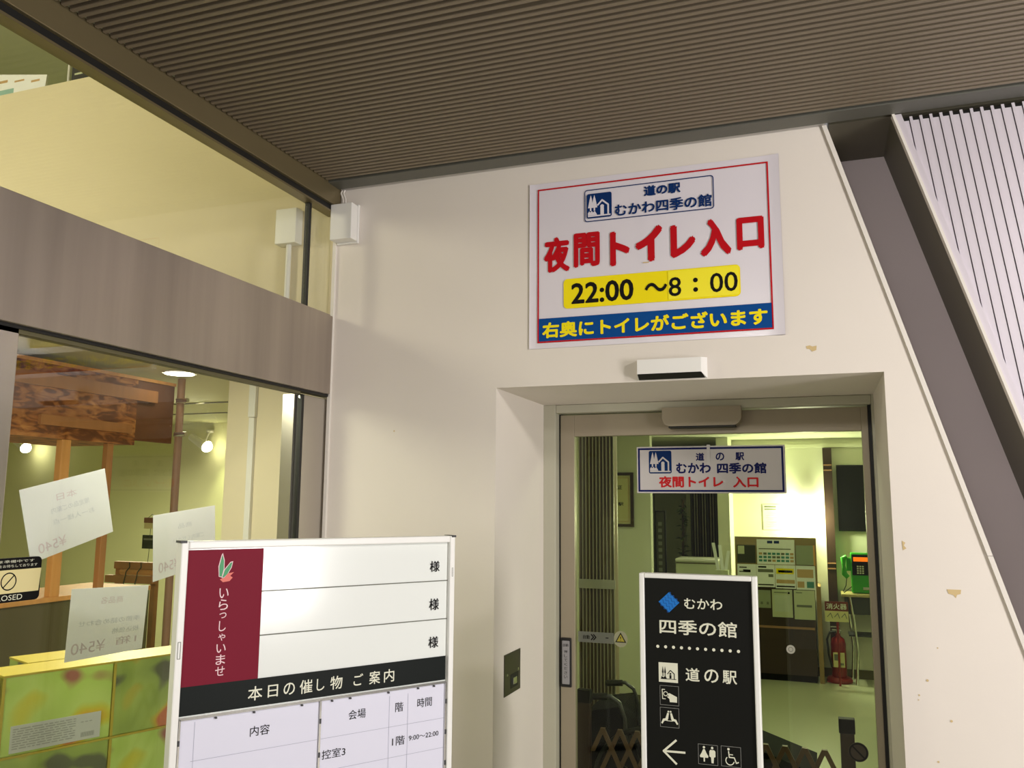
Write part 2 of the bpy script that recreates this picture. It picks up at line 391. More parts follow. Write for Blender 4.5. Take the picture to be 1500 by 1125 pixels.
# ceiling of slats
ceil = struct('ceiling', MB().box(.0, 4.6, -5.0, .0, 2.945, 3.0), M_DARK)
part('edge_strip', MB().box(0.0, 3.9, -.105, -.022, 2.915, 2.946), M_TRIM, ceil)
part('shadow_gap', MB().box(0.0, 3.9, -.022, -.001, 2.926, 2.946), M_DARK, ceil)
PR = .0282; proto = None; yy = -.128; n = 0
x0_, x1_ = .012, 4.2
while yy > -2.35:
    if abs(yy+1.024) < PR*.5:
        yy -= PR*.22
    if proto is None:
        w = .0069; prof = [(-w, .026), (-w, .003), (-w*.75, 0), (w*.75, 0), (w, .003), (w, .026)]
        mb = MB(); vs = [(x0_, a, z) for a, z in prof]+[(x1_, a, z) for a, z in prof]
        mb.add(vs, [(i, i+6, (i+1) % 6+6, (i+1) % 6) for i in range(6)]+[tuple(reversed(range(6))), tuple(range(6, 12))])
        proto = part('slat', mb, M_RIB, ceil, local=True); proto.location = (0, yy, 2.919)
    else:
        c = proto.copy(); COL.objects.link(c); c.location = (0, yy, 2.919)
    n += 1; yy -= PR
part('outer_slats', MB().box(x0_, x1_, -5, -2.36, 2.921, 2.945), M_RIB, ceil)

# ---- shopfront wall
wl = struct('window_1', loc=(-.03, -1.0, 0))
part('head_beam', MB().box(-.05, .008, -3.2, -.003, 2.838, 2.93, .002), M_BEAM, wl)
part('head_channel', MB().box(-.06, -.006, -3.2, -.003, 2.812, 2.838), M_BLACK, wl)
part('lower_channel', MB().box(-.05, -.002, -3.2, -.003, 2.806, 2.814), M_BEAM, wl)
part('band', MB().box(-.07, .0, -3.2, -.038, 2.038, 2.369, .002), M_BAND, wl)
part('band_return', MB().box(-.06, -.006, -.037, -.003, 2.04, 2.367), M_BAND, wl)
part('band_shadow_channel', MB().box(-.055, -.014, -3.2, -.003, 2.029, 2.040), M_BLACK, wl)  # black channel strip also draws the shadow line under the band
part('band_channel_lip', MB().box(-.05, -.02, -3.2, -.2, 2.018, 2.029), M_OLIVE, wl)
part('mullion', MB().box(-.10, -.02, -1.62, -1.446, 0, 2.038, .003), M_STEEL, wl)
part('gasket', MB().box(-.045, -.024, -.186, -.170, 2.369, 2.815), M_BLACK, wl)
part('gasket', MB().box(-.045, -.022, -.186, -.170, 0, 2.02), M_BLACK, wl)
part('inner_mullion', MB().box(-.10, -.048, -.20, -.166, 0, 2.02), M_STEEL, wl)
part('corner_post', MB().box(-.09, -.024, -.169, -.003, 0, 2.02, .002), M_STEEL, wl)
for (a, b, c, d) in ((-3.2, -.187, 2.369, 2.815), (-.169, -.012, 2.369, 2.815), (-1.446, -.187, .0, 2.02), (-3.2, -1.62, .0, 2.02)):
    part('pane', MB().box(-.038, -.030, a, b, c, d), G_SHOP, wl)

# ---- shop interior shell
struct('wall_back', MB().box(-6, -.06, 2.8, 2.9, 0, 2.25), M_SHOPWALL)
struct('wall_left', MB().box(-6.1, -6, -6, 2.8, 0, 2.25), M_SHOPWALL)
struct('ceiling', MB().box(-6, -.12, -3.2, 2.8, 2.25, 2.33), M_SHOPCEIL)
iw = struct('wall_partition', MB().box(-.52, -.02, .0, .12, 0, 2.25).box(-5.5, -.02, .0, .12, 2.33, 3.695).box(-.06, .0, .12, 2.8, 0, 2.25), M_VOID)
struct('ceiling', MB().box(-6, -.02, -3.3, 4.0, 4.75, 4.8), M_WALLIN)
struct('wall_back', MB().box(-6, -.02, 3.9, 4.0, 2.33, 4.75).box(-.1, -.02, .12, 3.9, 2.9, 4.75), M_SHOPWALL)
struct('wall_left', MB().box(-6.1, -6, -6, 4, 2.33, 4.75), M_SHOPWALL)
struct('wall_south', MB().box(-6, -.12, -3.3, -3.2, 0, 4.75), M_SHOPWALL)
struct('wall_above', MB().box(-.12, -.05, -3.3, .0, 2.93, 4.75), M_SHOPWALL)
for yy in (1.55, 2.1):
    struct('trim_3', MB().box(-6, -.53, yy, yy+.012, 2.243, 2.25), M_OLIVE)

# ---- vestibule shell
struct('wall_left', MB().box(.0, .06, .6, 4.0, 0, 2.25), M_WALLIN)
struct('wall_left', MB().box(.0, .564, 4.0, 4.1, 0, 2.25), M_WALLIN)
wb = struct('wall_back', MB().box(.99, 3.2, 5.8, 5.9, 0, 2.25).box(.95, 1.06, 5.4, 5.8, 0, 2.25), M_WALLIN)
struct('wall_back', MB().box(-.1, 1.0, 7.3, 7.4, 0, 2.25).box(-.1, .0, 4.1, 7.3, 0, 2.25).box(.99, 1.06, 5.9, 7.3, 0, 2.25), M_WALLIN)
struct('wall_right', MB().box(3.2, 3.3, .62, 5.9, 0, 2.25), M_WALLIN)
struct('wall_right', MB().box(2.3, 3.2, .6, .66, 0, 2.25), M_WALLIN)
struct('ceiling', MB().box(-.1, 3.3, .62, 7.4, 2.25, 2.32), M_WALLIN)
struct('trim_4', MB().box(.06, 3.2, 5.76, 5.8, 2.16, 2.19), M_WALLIN)
struct('baseboard_back', MB().box(1.0, 3.2, 5.785, 5.8, 0, .08), M_OLIVE)
struct('baseboard_left', MB().box(.06, .564, 3.985, 4.0, 0, .08), M_OLIVE)

# ================================================================== AUTOMATIC DOOR
door = struct('door_1', loc=(1.4, .65, 0))
part('outer_frame', MB().box(.722, .780, .60, .70, 0, 2.038, .003).box(2.084, 2.094, .60, .70, 0, 2.038).box(.7805, 2.0835, .602, .70, 2.0, 2.037, .003), M_ALU2, door)
part('frame_gap', MB().box(.780, .788, .66, .70, 0, 2.0).box(2.072, 2.084, .64, .70, 0, 2.0), M_BLACK, door)
part('stile', MB().box(.788, .852, .65, .69, 0, 1.995, .002), M_ALU, door)
part('stile', MB().box(2.046, 2.072, .65, .69, 0, 1.995, .002), M_ALU, door)
part('header', MB().box(.852, 2.046, .65, .69, 1.898, 1.995, .002), M_ALU, door)
part('bottom_rail', MB().box(.852, 2.046, .65, .69, 0, .1, .002), M_ALU, door)
part('pane', MB().box(.852, 2.046, .666, .672, .1, 1.898), G_DOOR, door)

# touch switch on the stile
sw = thing('touch_switch', 'slim grey push switch with black surround on the left door stile', 'switch', (.813, .65, .82))
part('surround', MB().box(.790, .838, .642, .650, .815, 1.022, .004), M_BLACK, sw)
part('face', MB().box(.797, .831, .638, .642, .828, 1.010, .003), mat('switch_grey', (150, 148, 150), .4), sw)
text('自動', .802, .826, .985, .998, .6375, M_INK, sw)
for i, ch in enumerate('押してください'):
    text(ch, .807, .821, .958-i*.0175, .970-i*.0175, .6375, M_INK, sw)

# glass stickers
st = thing('door_sticker', 'frosted strip with black arrow sticker on the door glass beside the left stile', 'sticker', (.95, .665, 1.03))
G_FROST = glass_mat('frosted_film', (.62, .66, .58), .25, 1, .35)
part('film', MB().box(.862, 1.022, .6645, .6658, 1.005, 1.050), G_FROST, st)
text('自動', .885, .915, 1.019, 1.036, .6640, M_INK, st, .02)
part('arrow', MB().stroke([(.921, 1.040), (.932, 1.028), (.921, 1.016)], .005, .6640).stroke([(.931, 1.040), (.942, 1.028), (.931, 1.016)], .005, .6640), M_INK, st)
part('dash', MB().rect(.985, .998, 1.026, 1.030, .6640), M_INK, st)
wt = thing('warning_sticker', 'round grey sticker with a yellow warning triangle on the door glass', 'sticker', (1.051, .665, 1.0))
bm_ = MB(); bm_.prism([(1.051+.030*math.cos(t*math.pi/14), 1.027+.034*math.sin(t*math.pi/14)) for t in range(28)], .6645, .6658); part('disc', bm_, mat('sticker_grey', (150, 150, 120), .5), wt)
part('triangle', MB().poly([(1.027, 1.013), (1.075, 1.013), (1.051, 1.055)], .6640), M_INK, wt)
part('triangle_fill', MB().poly([(1.034, 1.017), (1.068, 1.017), (1.051, 1.047)], .6636), mat('warning_yellow', (170, 158, 50), .5), wt)
text('!', 1.049, 1.053, 1.020, 1.038, .6632, M_INK, wt, .02)
ws = thing('round_sticker', 'small round white sticker on the door glass right of the black sign', 'sticker', (1.743, .665, 1.01))
part('disc', MB().prism([(1.743+.017*math.cos(t*math.pi/12), 1.028+.017*math.sin(t*math.pi/12)) for t in range(24)], .6645, .6658), M_WHITE, ws)
part('mark', MB().ring(1.743, 1.028, .009, .0075, .664), M_GREYINK, ws)
ns = thing('round_sticker', 'dark round prohibition sticker low on the door glass at right', 'sticker', (1.977, .665, .62))
part('disc', MB().prism([(1.977+.036*math.cos(t*math.pi/14), .660+.036*math.sin(t*math.pi/14)) for t in range(28)], .6645, .6658), mat('smoky_film', (70, 62, 52), .5), ns)
part('ring', MB().ring(1.977, .660, .034, .028, .6640).stroke([(1.955, .682), (1.999, .638)], .006, .6638), M_BLACK, ns)

# sensor on the door header
sn = thing('door_sensor', 'beige rounded motion sensor fixed on the door header', 'sensor', (1.42, .65, 1.925))
pts = rr(1.258, 1.585, 1.925, 2.06, .035); pts = [(x, min(z, 2.008)) for x, z in pts]
body = [(1.258, 2.008)]+[p for p in rr(1.258, 1.585, 1.928, 2.1, .034) if p[1] < 2.0]+[(1.585, 2.008)]
part('housing', MB().prism(body, .585, .65), M_ALU, sn)
part('lens', MB().box(1.285, 1.560, .590, .648, 1.921, 1.930), M_BLACK, sn)
# white sensor above the opening
s2 = thing('door_sensor', 'white motion sensor on the wall above the doorway', 'sensor', (1.395, 0, 2.045))
mb = MB(); a = [(1.272, 0, 2.042), (1.522, 0, 2.042), (1.522, 0, 2.116), (1.272, 0, 2.116)]; b = [(1.280, -.04, 2.060), (1.505, -.04, 2.060), (1.505, -.04, 2.112), (1.280, -.04, 2.112)]
mb.add(a+b, [(4, 5, 6, 7), (0, 1, 5, 4), (1, 2, 6, 5), (2, 3, 7, 6), (3, 0, 4, 7), (3, 2, 1, 0)]); part('housing', mb, M_WHITE, s2)
mb = MB(); mb.add([(1.280, -.006, 2.043), (1.515, -.006, 2.043), (1.506, -.0405, 2.0595), (1.281, -.0405, 2.0595)], [(0, 1, 2, 3)])
mb.add([(1.284, -.012, 2.0435), (1.510, -.012, 2.0435), (1.502, -.041, 2.0600), (1.284, -.041, 2.0600)], [(0, 1, 2, 3)]); part('lens', mb, M_BLACK, s2)

# keyswitch plate on left reveal (plane x = .724)
kp = thing('switch_plate', 'dark steel key switch plate set in the left doorway reveal', 'switch', (.724, .2, .875))
kpp = part('plate', MB().box(.7235, .7275, .109, .291, .873, 1.027, .001), mat('dark_steel_plate', (92, 88, 74), .3, .8), kp)
part('key_slot', MB().box(.7275, .734, .195, .235, .905, .930, .002), M_CHROME, kpp)
part('key_cavity', MB().box(.7275, .7285, .175, .262, .892, .945, .0003), M_BLACK, kpp)
for (y_, z_) in ((.137, .95), (.262, .952)): part('screw', MB().box(.7275, .729, y_-.005, y_+.005, z_-.005, z_+.005), M_CHROME, kpp)

# junction box in the corner under the ceiling
jb = thing('junction_box', 'white junction box high in the corner beside the shop glass', 'box', (.04, 0, 2.68))
part('housing', MB().box(-.004, .098, -.062, -.013, 2.682, 2.836, .003), M_WHITE, jb)
part('base', MB().box(-.000, .102, -.013, 0, 2.674, 2.842, .003), M_WHITE, jb)
part('cable', MB().tube([(.030, -.02, 2.836), (.026, -.014, 2.87), (.012, -.01, 2.90), (.018, -.01, 2.914)], .004), M_WHITETRIM, jb)
part('cable', MB().tube([(.042, -.02, 2.836), (.038, -.014, 2.87), (.024, -.01, 2.90), (.030, -.01, 2.914)], .004), M_WHITETRIM, jb)

# ================================================================== emblem drawing
def roadside_icon(parent, x0, z0, s, y, bg, fg, rnd=.08, local=False):
    U = lambda pts: [(x0+a*s, z0+b*s) for a, b in pts]
    o = part('emblem', MB().rrect(x0, x0+s, z0, z0+s, rnd*s, y), bg, parent, local=local)
    m = MB(); y2 = y-.0006
    m.poly(U([(.05, .42), (.13, .80), (.17, .94), (.21, .80), (.235, .62), (.27, .80), (.31, .94), (.35, .80), (.43, .42)]), y2)
    m.poly(U([(.13, .42), (.19, .42), (.19, .3), (.13, .3)]), y2); m.poly(U([(.28, .42), (.34, .42), (.34, .3), (.28, .3)]), y2)
    m.poly(U([(.05, .12), (.05, .22), (.10, .29), (.15, .24), (.20, .30), (.26, .23), (.32, .29), (.37, .22), (.42, .12)]), y2)
    m.poly(U([(.05, .06), (.95, .06), (.95, .115), (.05, .115)]), y2)
    m.stroke(U([(.43, .50), (.62, .70), (.86, .50), (.86, .10)]), .065*s, y2)
    m.poly(U([(.55, .11), (.69, .11), (.69, .40), (.55, .40)]), y2)
    m.disc(x0+.62*s, z0+.45*s, .075*s, y2-.0001, 16)
    part('emblem_drawing', m, fg, parent, local=local)
    return o

# ================================================================== BIG POSTER
po = thing('poster', 'large laminated poster with red Japanese heading and yellow opening hours above the doorway', 'poster', (1.32, 0, 2.18))
mb = MB(); nx, nz = 48, 34
def pz(i, j):
    x = .859+(1.789-.859)*i/nx; z = 2.181+(2.834-2.181)*j/nz
    d = .0016*math.exp(-((x-1.311)/.008)**2)+.0012*math.exp(-((z-2.498)/.008)**2)
    edge = max(0, (x-1.72)/.07)**2*.006+max(0, (.88-x)/.02)**2*.003
    return (x, -.002-d-edge, z)
vs = [pz(i, j) for j in range(nz+1) for i in range(nx+1)]
fs = [(j*(nx+1)+i, j*(nx+1)+i+1, (j+1)*(nx+1)+i+1, (j+1)*(nx+1)+i) for j in range(nz) for i in range(nx)]
mb.add(vs, fs, True); mb.add([(x, 0, z) for x, z in ((.859, 2.181), (1.789, 2.181), (1.789, 2.834), (.859, 2.834))], [(3, 2, 1, 0)])
part('sheet', mb, M_PAPER, po)
Y0 = -.0052
part('border', MB().border(.892, 1.752, 2.202, 2.810, .0055, Y0), M_RED, po)
part('logo_frame', MB().border(1.079, 1.562, 2.658, 2.785, .0035, Y0, .012), M_NAVY, po)
roadside_icon(po, 1.088, 2.671, .097, Y0, M_NAVY, M_PAPER)
text('道の駅', 1.307, 1.443, 2.733, 2.774, Y0, M_NAVY, po, .05)
text('むかわ四季の館', 1.197, 1.554, 2.668, 2.716, Y0, M_NAVY, po, .034)
for ch, xa, xb, za, zb in (('夜', 0.9170, 1.0210, 2.4730, 2.6120),('間', 1.0360, 1.1380, 2.4840, 2.6180),('ト', 1.1760, 1.2520, 2.4770, 2.6100),('イ', 1.2720, 1.3740, 2.4820, 2.6200),('レ', 1.4010, 1.4930, 2.4860, 2.6110),('入', 1.5090, 1.6180, 2.4810, 2.6210),('口', 1.6370, 1.7310, 2.4930, 2.6130)):
    text(ch, xa, xb, za, zb, Y0, M_RED, po, .056 if ch in '夜間' else .072 if ch in '入口' else .09)
yp = part('yellow_panel', MB().rrect(.996, 1.645, 2.328, 2.443, .016, Y0), M_YEL, po)
part('time_sticker', MB().box(1.391, 1.640, Y0-.0016, Y0-.0006, 2.334, 2.439), M_YEL2, yp)
text('22:00', 1.026, 1.264, 2.343, 2.424, Y0-.0006, M_INK, yp, .06)
text('〜', 1.306, 1.388, 2.366, 2.401, Y0-.0022, M_INK, yp, .05)
text('8', 1.393, 1.438, 2.344, 2.415, Y0-.0022, M_INK, yp, .022)
for z_ in (2.398, 2.363): part('colon_dot', MB().disc(1.489, z_, .0085, Y0-.0022), M_INK, yp)
text('00', 1.540, 1.636, 2.347, 2.418, Y0-.0022, M_INK, yp, .022)
bpn = part('blue_panel', MB().rect(.8975, 1.7475, 2.208, 2.296, Y0), M_BLUE, po)
text('右奥にトイレがございます', .911, 1.733, 2.219, 2.281, Y0-.0008, M_YEL, bpn, .045)
part('tape', MB().box(1.300, 1.322, -.0062, -.0055, 2.478, 2.482), M_CHIP, po)

# ================================================================== SIGN ON THE DOOR GLASS
ds = thing('door_sign', 'small navy bordered sign with red Japanese writing taped on the door glass', 'sign', (1.44, .66, 1.647))
part('board', MB().box(1.133, 1.750, .655, .664, 1.647, 1.847, .0015), M_SIGNGREY, ds)
Y1 = .6545
part('border', MB().border(1.139, 1.743, 1.653, 1.841, .008, Y1), M_NAVY2, ds)
roadside_icon(ds, 1.186, 1.731, .098, Y1, M_NAVY, M_SIGNGREY)
for ch, a in zip('道の駅', (1.387, 1.470, 1.551)): text(ch, a, a+.036, 1.784, 1.818, Y1, M_NAVY2, ds, .04)
text('むかわ', 1.303, 1.449, 1.731, 1.776, Y1, M_NAVY2, ds, .045)
text('四季の館', 1.474, 1.675, 1.729, 1.775, Y1, M_NAVY2, ds, .045)
text('夜間トイレ', 1.228, 1.499, 1.671, 1.720, Y1, M_RED2, ds, .045)
text('入口', 1.538, 1.641, 1.671, 1.717, Y1, M_RED2, ds, .045)
part('tape', MB().box(1.434, 1.447, Y1-.0014, Y1-.0008, 1.765, 1.852), M_TAPE, ds)

# ================================================================== BLACK DIRECTORY STAND
dr = thing('directory_stand', 'black standing direction sign with white frame in front of the glass door', 'sign', (1.528, -.45, 0))
part('board', MB().box(1.375, 1.683, -.449, -.425, .30, 1.384), M_BLKPANEL, dr)
fr = MB(); fr.box(1.360, 1.375, -.456, -.42, .28, 1.397, .003); fr.box(1.683, 1.698, -.456, -.42, .28, 1.397, .003)
fr.box(1.375, 1.683, -.456, -.42, 1.383, 1.397, .003); fr.box(1.375, 1.683, -.456, -.42, .28, .30, .003)
part('frame', fr, M_FRAMEW, dr)
part('base', MB().box(1.34, 1.72, -.62, -.28, 0, .02, .004), M_DKGREY, dr)
for x in (1.42, 1.64): part('post', MB().box(x-.012, x+.012, -.445, -.425, .02, .29), M_FRAMEW, dr)
YD = -.4502
# wave emblem: diamond of stacked wavy lines
m1 = MB(); m1.poly([(1.447, 1.3435), (1.4775, 1.3150), (1.447, 1.2860), (1.4165, 1.3150)], YD)
part('emblem', m1, M_EMB, dr)
m2 = MB()
for q in range(5):
    t = (q-2)*.0105; c0 = (1.447+t*.70, 1.315+t*.72)
    pts = []
    for s in range(13):
        w = (s/12-.5)*.038; pts.append((c0[0]+w*.73+.0022*math.sin(s*1.57), c0[1]-w*.70+.0022*math.sin(s*1.57)))
    m2.stroke(pts, .0014, YD-.0005)
part('emblem_waves', m2, M_EMB2, dr)
text('むかわ', 1.491, 1.600, 1.299, 1.329, YD, M_CREAM, dr, .02)
text('四季の館', 1.418, 1.639, 1.224, 1.267, YD, M_CREAM, dr, .02)
m1 = MB()
for q in range(11): m1.disc(1.412+q*.02295, 1.1875, .0045, YD, 14)
part('dotted_line', m1, M_CREAM, dr)
part('emblem', MB().rect(1.4135, 1.469, 1.088, 1.143, YD), M_CREAM, dr)
def small_icon(x0, z0, s, y):
    U = lambda pts: [(x0+a*s, z0+b*s) for a, b in pts]
    m = MB()
    for cx in (.22, .34): m.poly(U([(cx-.045, .5), (cx, .82), (cx+.045, .5), (cx+.02, .45), (cx+.02, .3), (cx-.02, .3), (cx-.02, .45)]), y)
    m.poly(U([(.12, .16), (.15, .3), (.25, .24), (.35, .32), (.42, .2), (.38, .16)]), y)
    m.stroke(U([(.46, .42), (.62, .62), (.82, .45), (.82, .18)]), .04*s, y); m.stroke(U([(.1, .17), (.92, .17)]), .03*s, y)
    m.poly(U([(.57, .2), (.67, .2), (.67, .38), (.57, .38)]), y); m.disc(x0+.62*s, z0+.44*s, .05*s, y, 12)
    return m
part('emblem_drawing', small_icon(1.4135, 1.088, .055, YD-.0006), M_INK, dr)
for ch, a in zip('道の駅', (1.491, 1.544, 1.595)): text(ch, a, a+.040, 1.096, 1.133, YD, M_CREAM, dr, .02)
M_LINE = mat('thin_grey_line', (150, 150, 145), .5)
for (x0, z0) in ((1.416, 1.024), (1.4155, .963), (1.522, .872), (1.5855, .873)):
    part('icon_frame', MB().border(x0, x0+.0545, z0, z0+.0545, .0009, YD), M_LINE, dr)
# card and hand pictogram
m = MB(); U = lambda x0, z0, pts: [(x0+a*.0545, z0+b*.0545) for a, b in pts]
X0, Z0 = 1.416, 1.024
m.stroke(U(X0, Z0, [(.27, .80), (.12, .80), (.14, .32), (.30, .32)]), .0022, YD); m.ring(X0+.30*.0545, Z0+.58*.0545, .0068, .0048, YD, 20)
m.poly(U(X0, Z0, [(.38, .60), (.52, .62), (.90, .45), (.90, .17), (.52, .17), (.50, .33), (.36, .44), (.48, .46), (.40, .52)]), YD)
part('hand_pictogram', m, M_CREAM, dr)
X0, Z0 = 1.4155, .963; m = MB()
for sx in (1, -1):
    f_ = lambda pts: [(X0+(.5+sx*(a-.5))*.0545, Z0+b*.0545) for a, b in pts]
    m.disc(*f_([(.56, .80)])[0], .0026, YD, 14)
    m.poly(f_([(.53, .72), (.62, .74), (.72, .45), (.85, .42), (.95, .20), (.88, .16), (.78, .32), (.62, .34), (.58, .42)]), YD)
m.stroke([(X0+.34*.0545, Z0+.33*.0545), (X0+.66*.0545, Z0+.33*.0545)], .0016, YD)
part('bench_pictogram', m, M_CREAM, dr)
part('arrow', MB().stroke([(1.461, .930), (1.424, .897), (1.461, .864)], .0058, YD).stroke([(1.424, .897), (1.486, .898)], .0058, YD-.0002), M_CREAM, dr)
X0, Z0 = 1.522, .872; m = MB()
m.disc(X0+.30*.0545, Z0+.85*.0545, .0034, YD); m.poly(U(X0, Z0, [(.26, .76), (.34, .76), (.42, .58), (.52, .42), (.50, .34), (.38, .34), (.34, .34), (.34, .14), (.27, .14), (.27, .34), (.10, .34), (.08, .42), (.18, .58)]), YD)
m.disc(X0+.72*.0545, Z0+.85*.0545, .0034, YD); m.poly(U(X0, Z0, [(.62, .75), (.82, .75), (.88, .68), (.88, .42), (.80, .38), (.78, .10), (.67, .10), (.65, .38), (.57, .42), (.57, .68)]), YD)
part('toilet_pictogram', m, M_CREAM, dr)
X0, Z0 = 1.5855, .873; m = MB()
m.disc(X0+.38*.0545, Z0+.86*.0545, .0034, YD); m.stroke(U(X0, Z0, [(.38, .76), (.41, .46), (.66, .46), (.76, .20), (.88, .26)]), .0030, YD)
m.stroke(U(X0, Z0, [(.40, .60), (.60, .60)]), .0024, YD); m.ring(X0+.44*.0545, Z0+.30*.0545, .0125, .0100, YD, 24, 130, 350)
part('wheelchair_pictogram', m, M_CREAM, dr)

# ================================================================== WELCOME WHITEBOARD STAND (faces the camera)
AN = math.radians(57.05)
wbd = thing('guide_board', 'white framed guide board with maroon welcome panel and event timetable', 'sign', (.4897, -1.4040, 0), rz=AN)
T = 1.5077
def L(mb, name, m, label=None): return part(name, mb, m, wbd, label=label, local=True)
L(MB().box(.012, .738, .004, .022, .35, T-.012), 'backing', M_BOARD)
fr = MB(); fr.box(.0, .017, -.008, .03, .32, T, .003); fr.box(.733, .750, -.008, .03, .32, T, .003); fr.box(.017, .733, -.008, .03, T-.018, T, .003); fr.box(.017, .733, -.008, .03, .32, .34, .003)
L(fr, 'frame', M_FRAMEW)
for (x, z) in ((0, T), (.75, T)): L(MB().box(x-.002 if x == 0 else x-.012, x+.012 if x == 0 else x+.002, -.009, .031, z-.004, z+.0015), 'corner_cap', M_DKGREY)
for x in (.06, .69):
    L(MB().box(x-.015, x+.015, .01, .03, .03, .33), 'leg', M_FRAMEW); L(MB().box(x-.02, x+.02, -.18, .2, 0, .03, .006), 'foot', M_DKGREY)
YB = .0025
def B(m_, name, mm): return part(name, m_, mm, wbd, local=True)
mar = B(MB().rect(.0185, .1985, T-.329, T-.021, YB), 'maroon_panel', M_MAROON)
blk = B(MB().rect(.0175, .730, T-.390, T-.3265, YB-.0004), 'black_panel', M_BANDBLK)
for dz in (.123, .2268): B(MB().rect(.1985, .7325, T-dz-.0013, T-dz+.0013, YB), 'rule', M_GREYINK)
for (a, b) in ((-.0978, -.0682), (-.2012, -.1700), (-.3018, -.2718)): text('様', .6740, .7055, T+a, T+b, YB-.0004, M_INK, wbd, .012, local=True)
gl = [('い', .0948, .1190, -.1110, -.1340), ('ら', .0965, .1175, -.1385, -.1640), ('っ', .0985, .1165, -.1710, -.1850), ('し', .0960, .1170, -.1920, -.2180),
      ('ゃ', .0970, .1170, -.2245, -.2400), ('い', .0935, .1165, -.2450, -.2640), ('ま', .0945, .1165, -.2670, -.2880), ('せ', .0940, .1170, -.2900, -.3095)]
gl = [('い', -.111, -.1338), ('ら', -.1365, -.1610), ('っ', -.1670, -.1800), ('し', -.1860, -.2095), ('ゃ', -.2150, -.2310), ('い', -.2385, -.2580), ('ま', -.2625, -.2850), ('せ', -.2890, -.3100)]
for ch, a, b in gl: text(ch, .0955 if ch not in 'っゃし' else .0985, .1175 if ch not in 'っゃし' else .1150, T+b, T+a, YB-.0004, M_PINKW, mar, .006, local=True)
def leaf(pts, m, y): part('leaf_emblem', MB().poly([(x, T+z) for x, z in pts], y), m, mar, local=True)
leaf([(.0920, -.084), (.0900, -.060), (.0960, -.034), (.0990, -.0290), (.1040, -.046), (.1045, -.066), (.1000, -.086)], M_PINKW, YB-.0004)
leaf([(.0935, -.083), (.0922, -.060), (.0985, -.0325), (.1022, -.047), (.1028, -.066), (.0990, -.084)], M_LEAFG, YB-.0008)
leaf([(.0990, -.087), (.1040, -.068), (.1180, -.0505), (.1245, -.0490), (.1215, -.064), (.1130, -.079), (.1040, -.088)], M_PINKW, YB-.0006)
leaf([(.1005, -.086), (.1055, -.069), (.1185, -.0525), (.1225, -.0515), (.1200, -.063), (.1120, -.078), (.1040, -.086)], M_LEAFG, YB-.0010)
leaf([(.0945, -.090), (.1020, -.097), (.1180, -.095), (.1250, -.087), (.1190, -.083), (.1275, -.0745), (.1130, -.077), (.1060, -.086)], M_LEAFR, YB-.0012)
for ch, x0, x1 in (('本', .1760, .2110), ('日', .2245, .2500), ('の', .2640, .2930), ('催', .3055, .3390), ('し', .3500, .3710), ('物', .3868, .4200), ('ご', .4511, .4780), ('案', .4960, .5275), ('内', .5390, .5695)):
    text(ch, x0, x1, T-.3760+(.002 if ch in 'のしご日' else 0), T-.3435-(.002 if ch in 'のしご日' else 0), YB-.0008, M_CREAM, blk, .012, local=True)
# two clear-fronted paper sheets below
for (a, b) in ((.0195, .3600), (.3640, .7290)): B(MB().box(a, b, YB-.0012, YB, .36, T-.3935), 'paper_sheet', M_SHEET)
YS = YB-.0018
g = MB()
for x in (.5565, .6125): g.rect(x, x+.0009, .36, T-.412, YS)
for z in (.4920-.002, .567, .645, .72): g.rect(.3660, .7260, T-z-.0005, T-z+.0005, YS); g.rect(.0500, .3560, T-z-.0005, T-z+.0005, YS)
g.rect(.0550, .0558, .36, T-.405, YS)
B(g, 'rule_lines', M_RULE)
hold = MB()
for x in (.0185, .3585, .7275): hold.box(x, x+.0045, YB-.006, YB, .36, T-.3955)
hold.box(.0195, .7290, YB-.006, YB, T-.3985, T-.3925)
B(hold, 'holder_rail', M_CHROME)
for x in (.1, .19, .31, .39, .44, .55, .64, .69): B(MB().box(x, x+.004, YB-.007, YB-.001, T-.404, T-.4), 'holder_stud', M_DKGREY)
for z in (.44, .52, .60, .70):
    for x in (.0185, .359, .728): B(MB().box(x, x+.004, YB-.0075, YB-.001, T-z-.012, T-z), 'holder_stud', M_DKGREY)
for body, x0, x1, z0, z1 in (('内容', .1852, .2328, -.4572, -.4342), ('会場', .4398, .4880, -.4556, -.4324), ('階', .5748, .5985, -.4550, -.4312), ('時間', .6420, .6873, -.4530, -.4292),
                             ('1階', .5678, .6050, -.5396, -.5165), ('9:00〜22:00', .6179, .7102, -.5333, -.5210), ('控室3', .3702, .4340, -.5398, -.5180)):
    text(body, x0, x1, T+z0, T+z1, YS-.0004, M_INK, wbd, -.003, local=True)
text('会議', .24, .29, T-.640, T-.617, YS-.0004, M_INK, wbd, -.003, local=True) if False else None
B(MB().border(.0045, .0115, T-.262, T-.224, .0012, -.0086), 'hook', M_GREYINK)
B(MB().border(.7395, .7435, T-.112, T-.088, .0008, -.0086), 'hook', M_GREYINK)

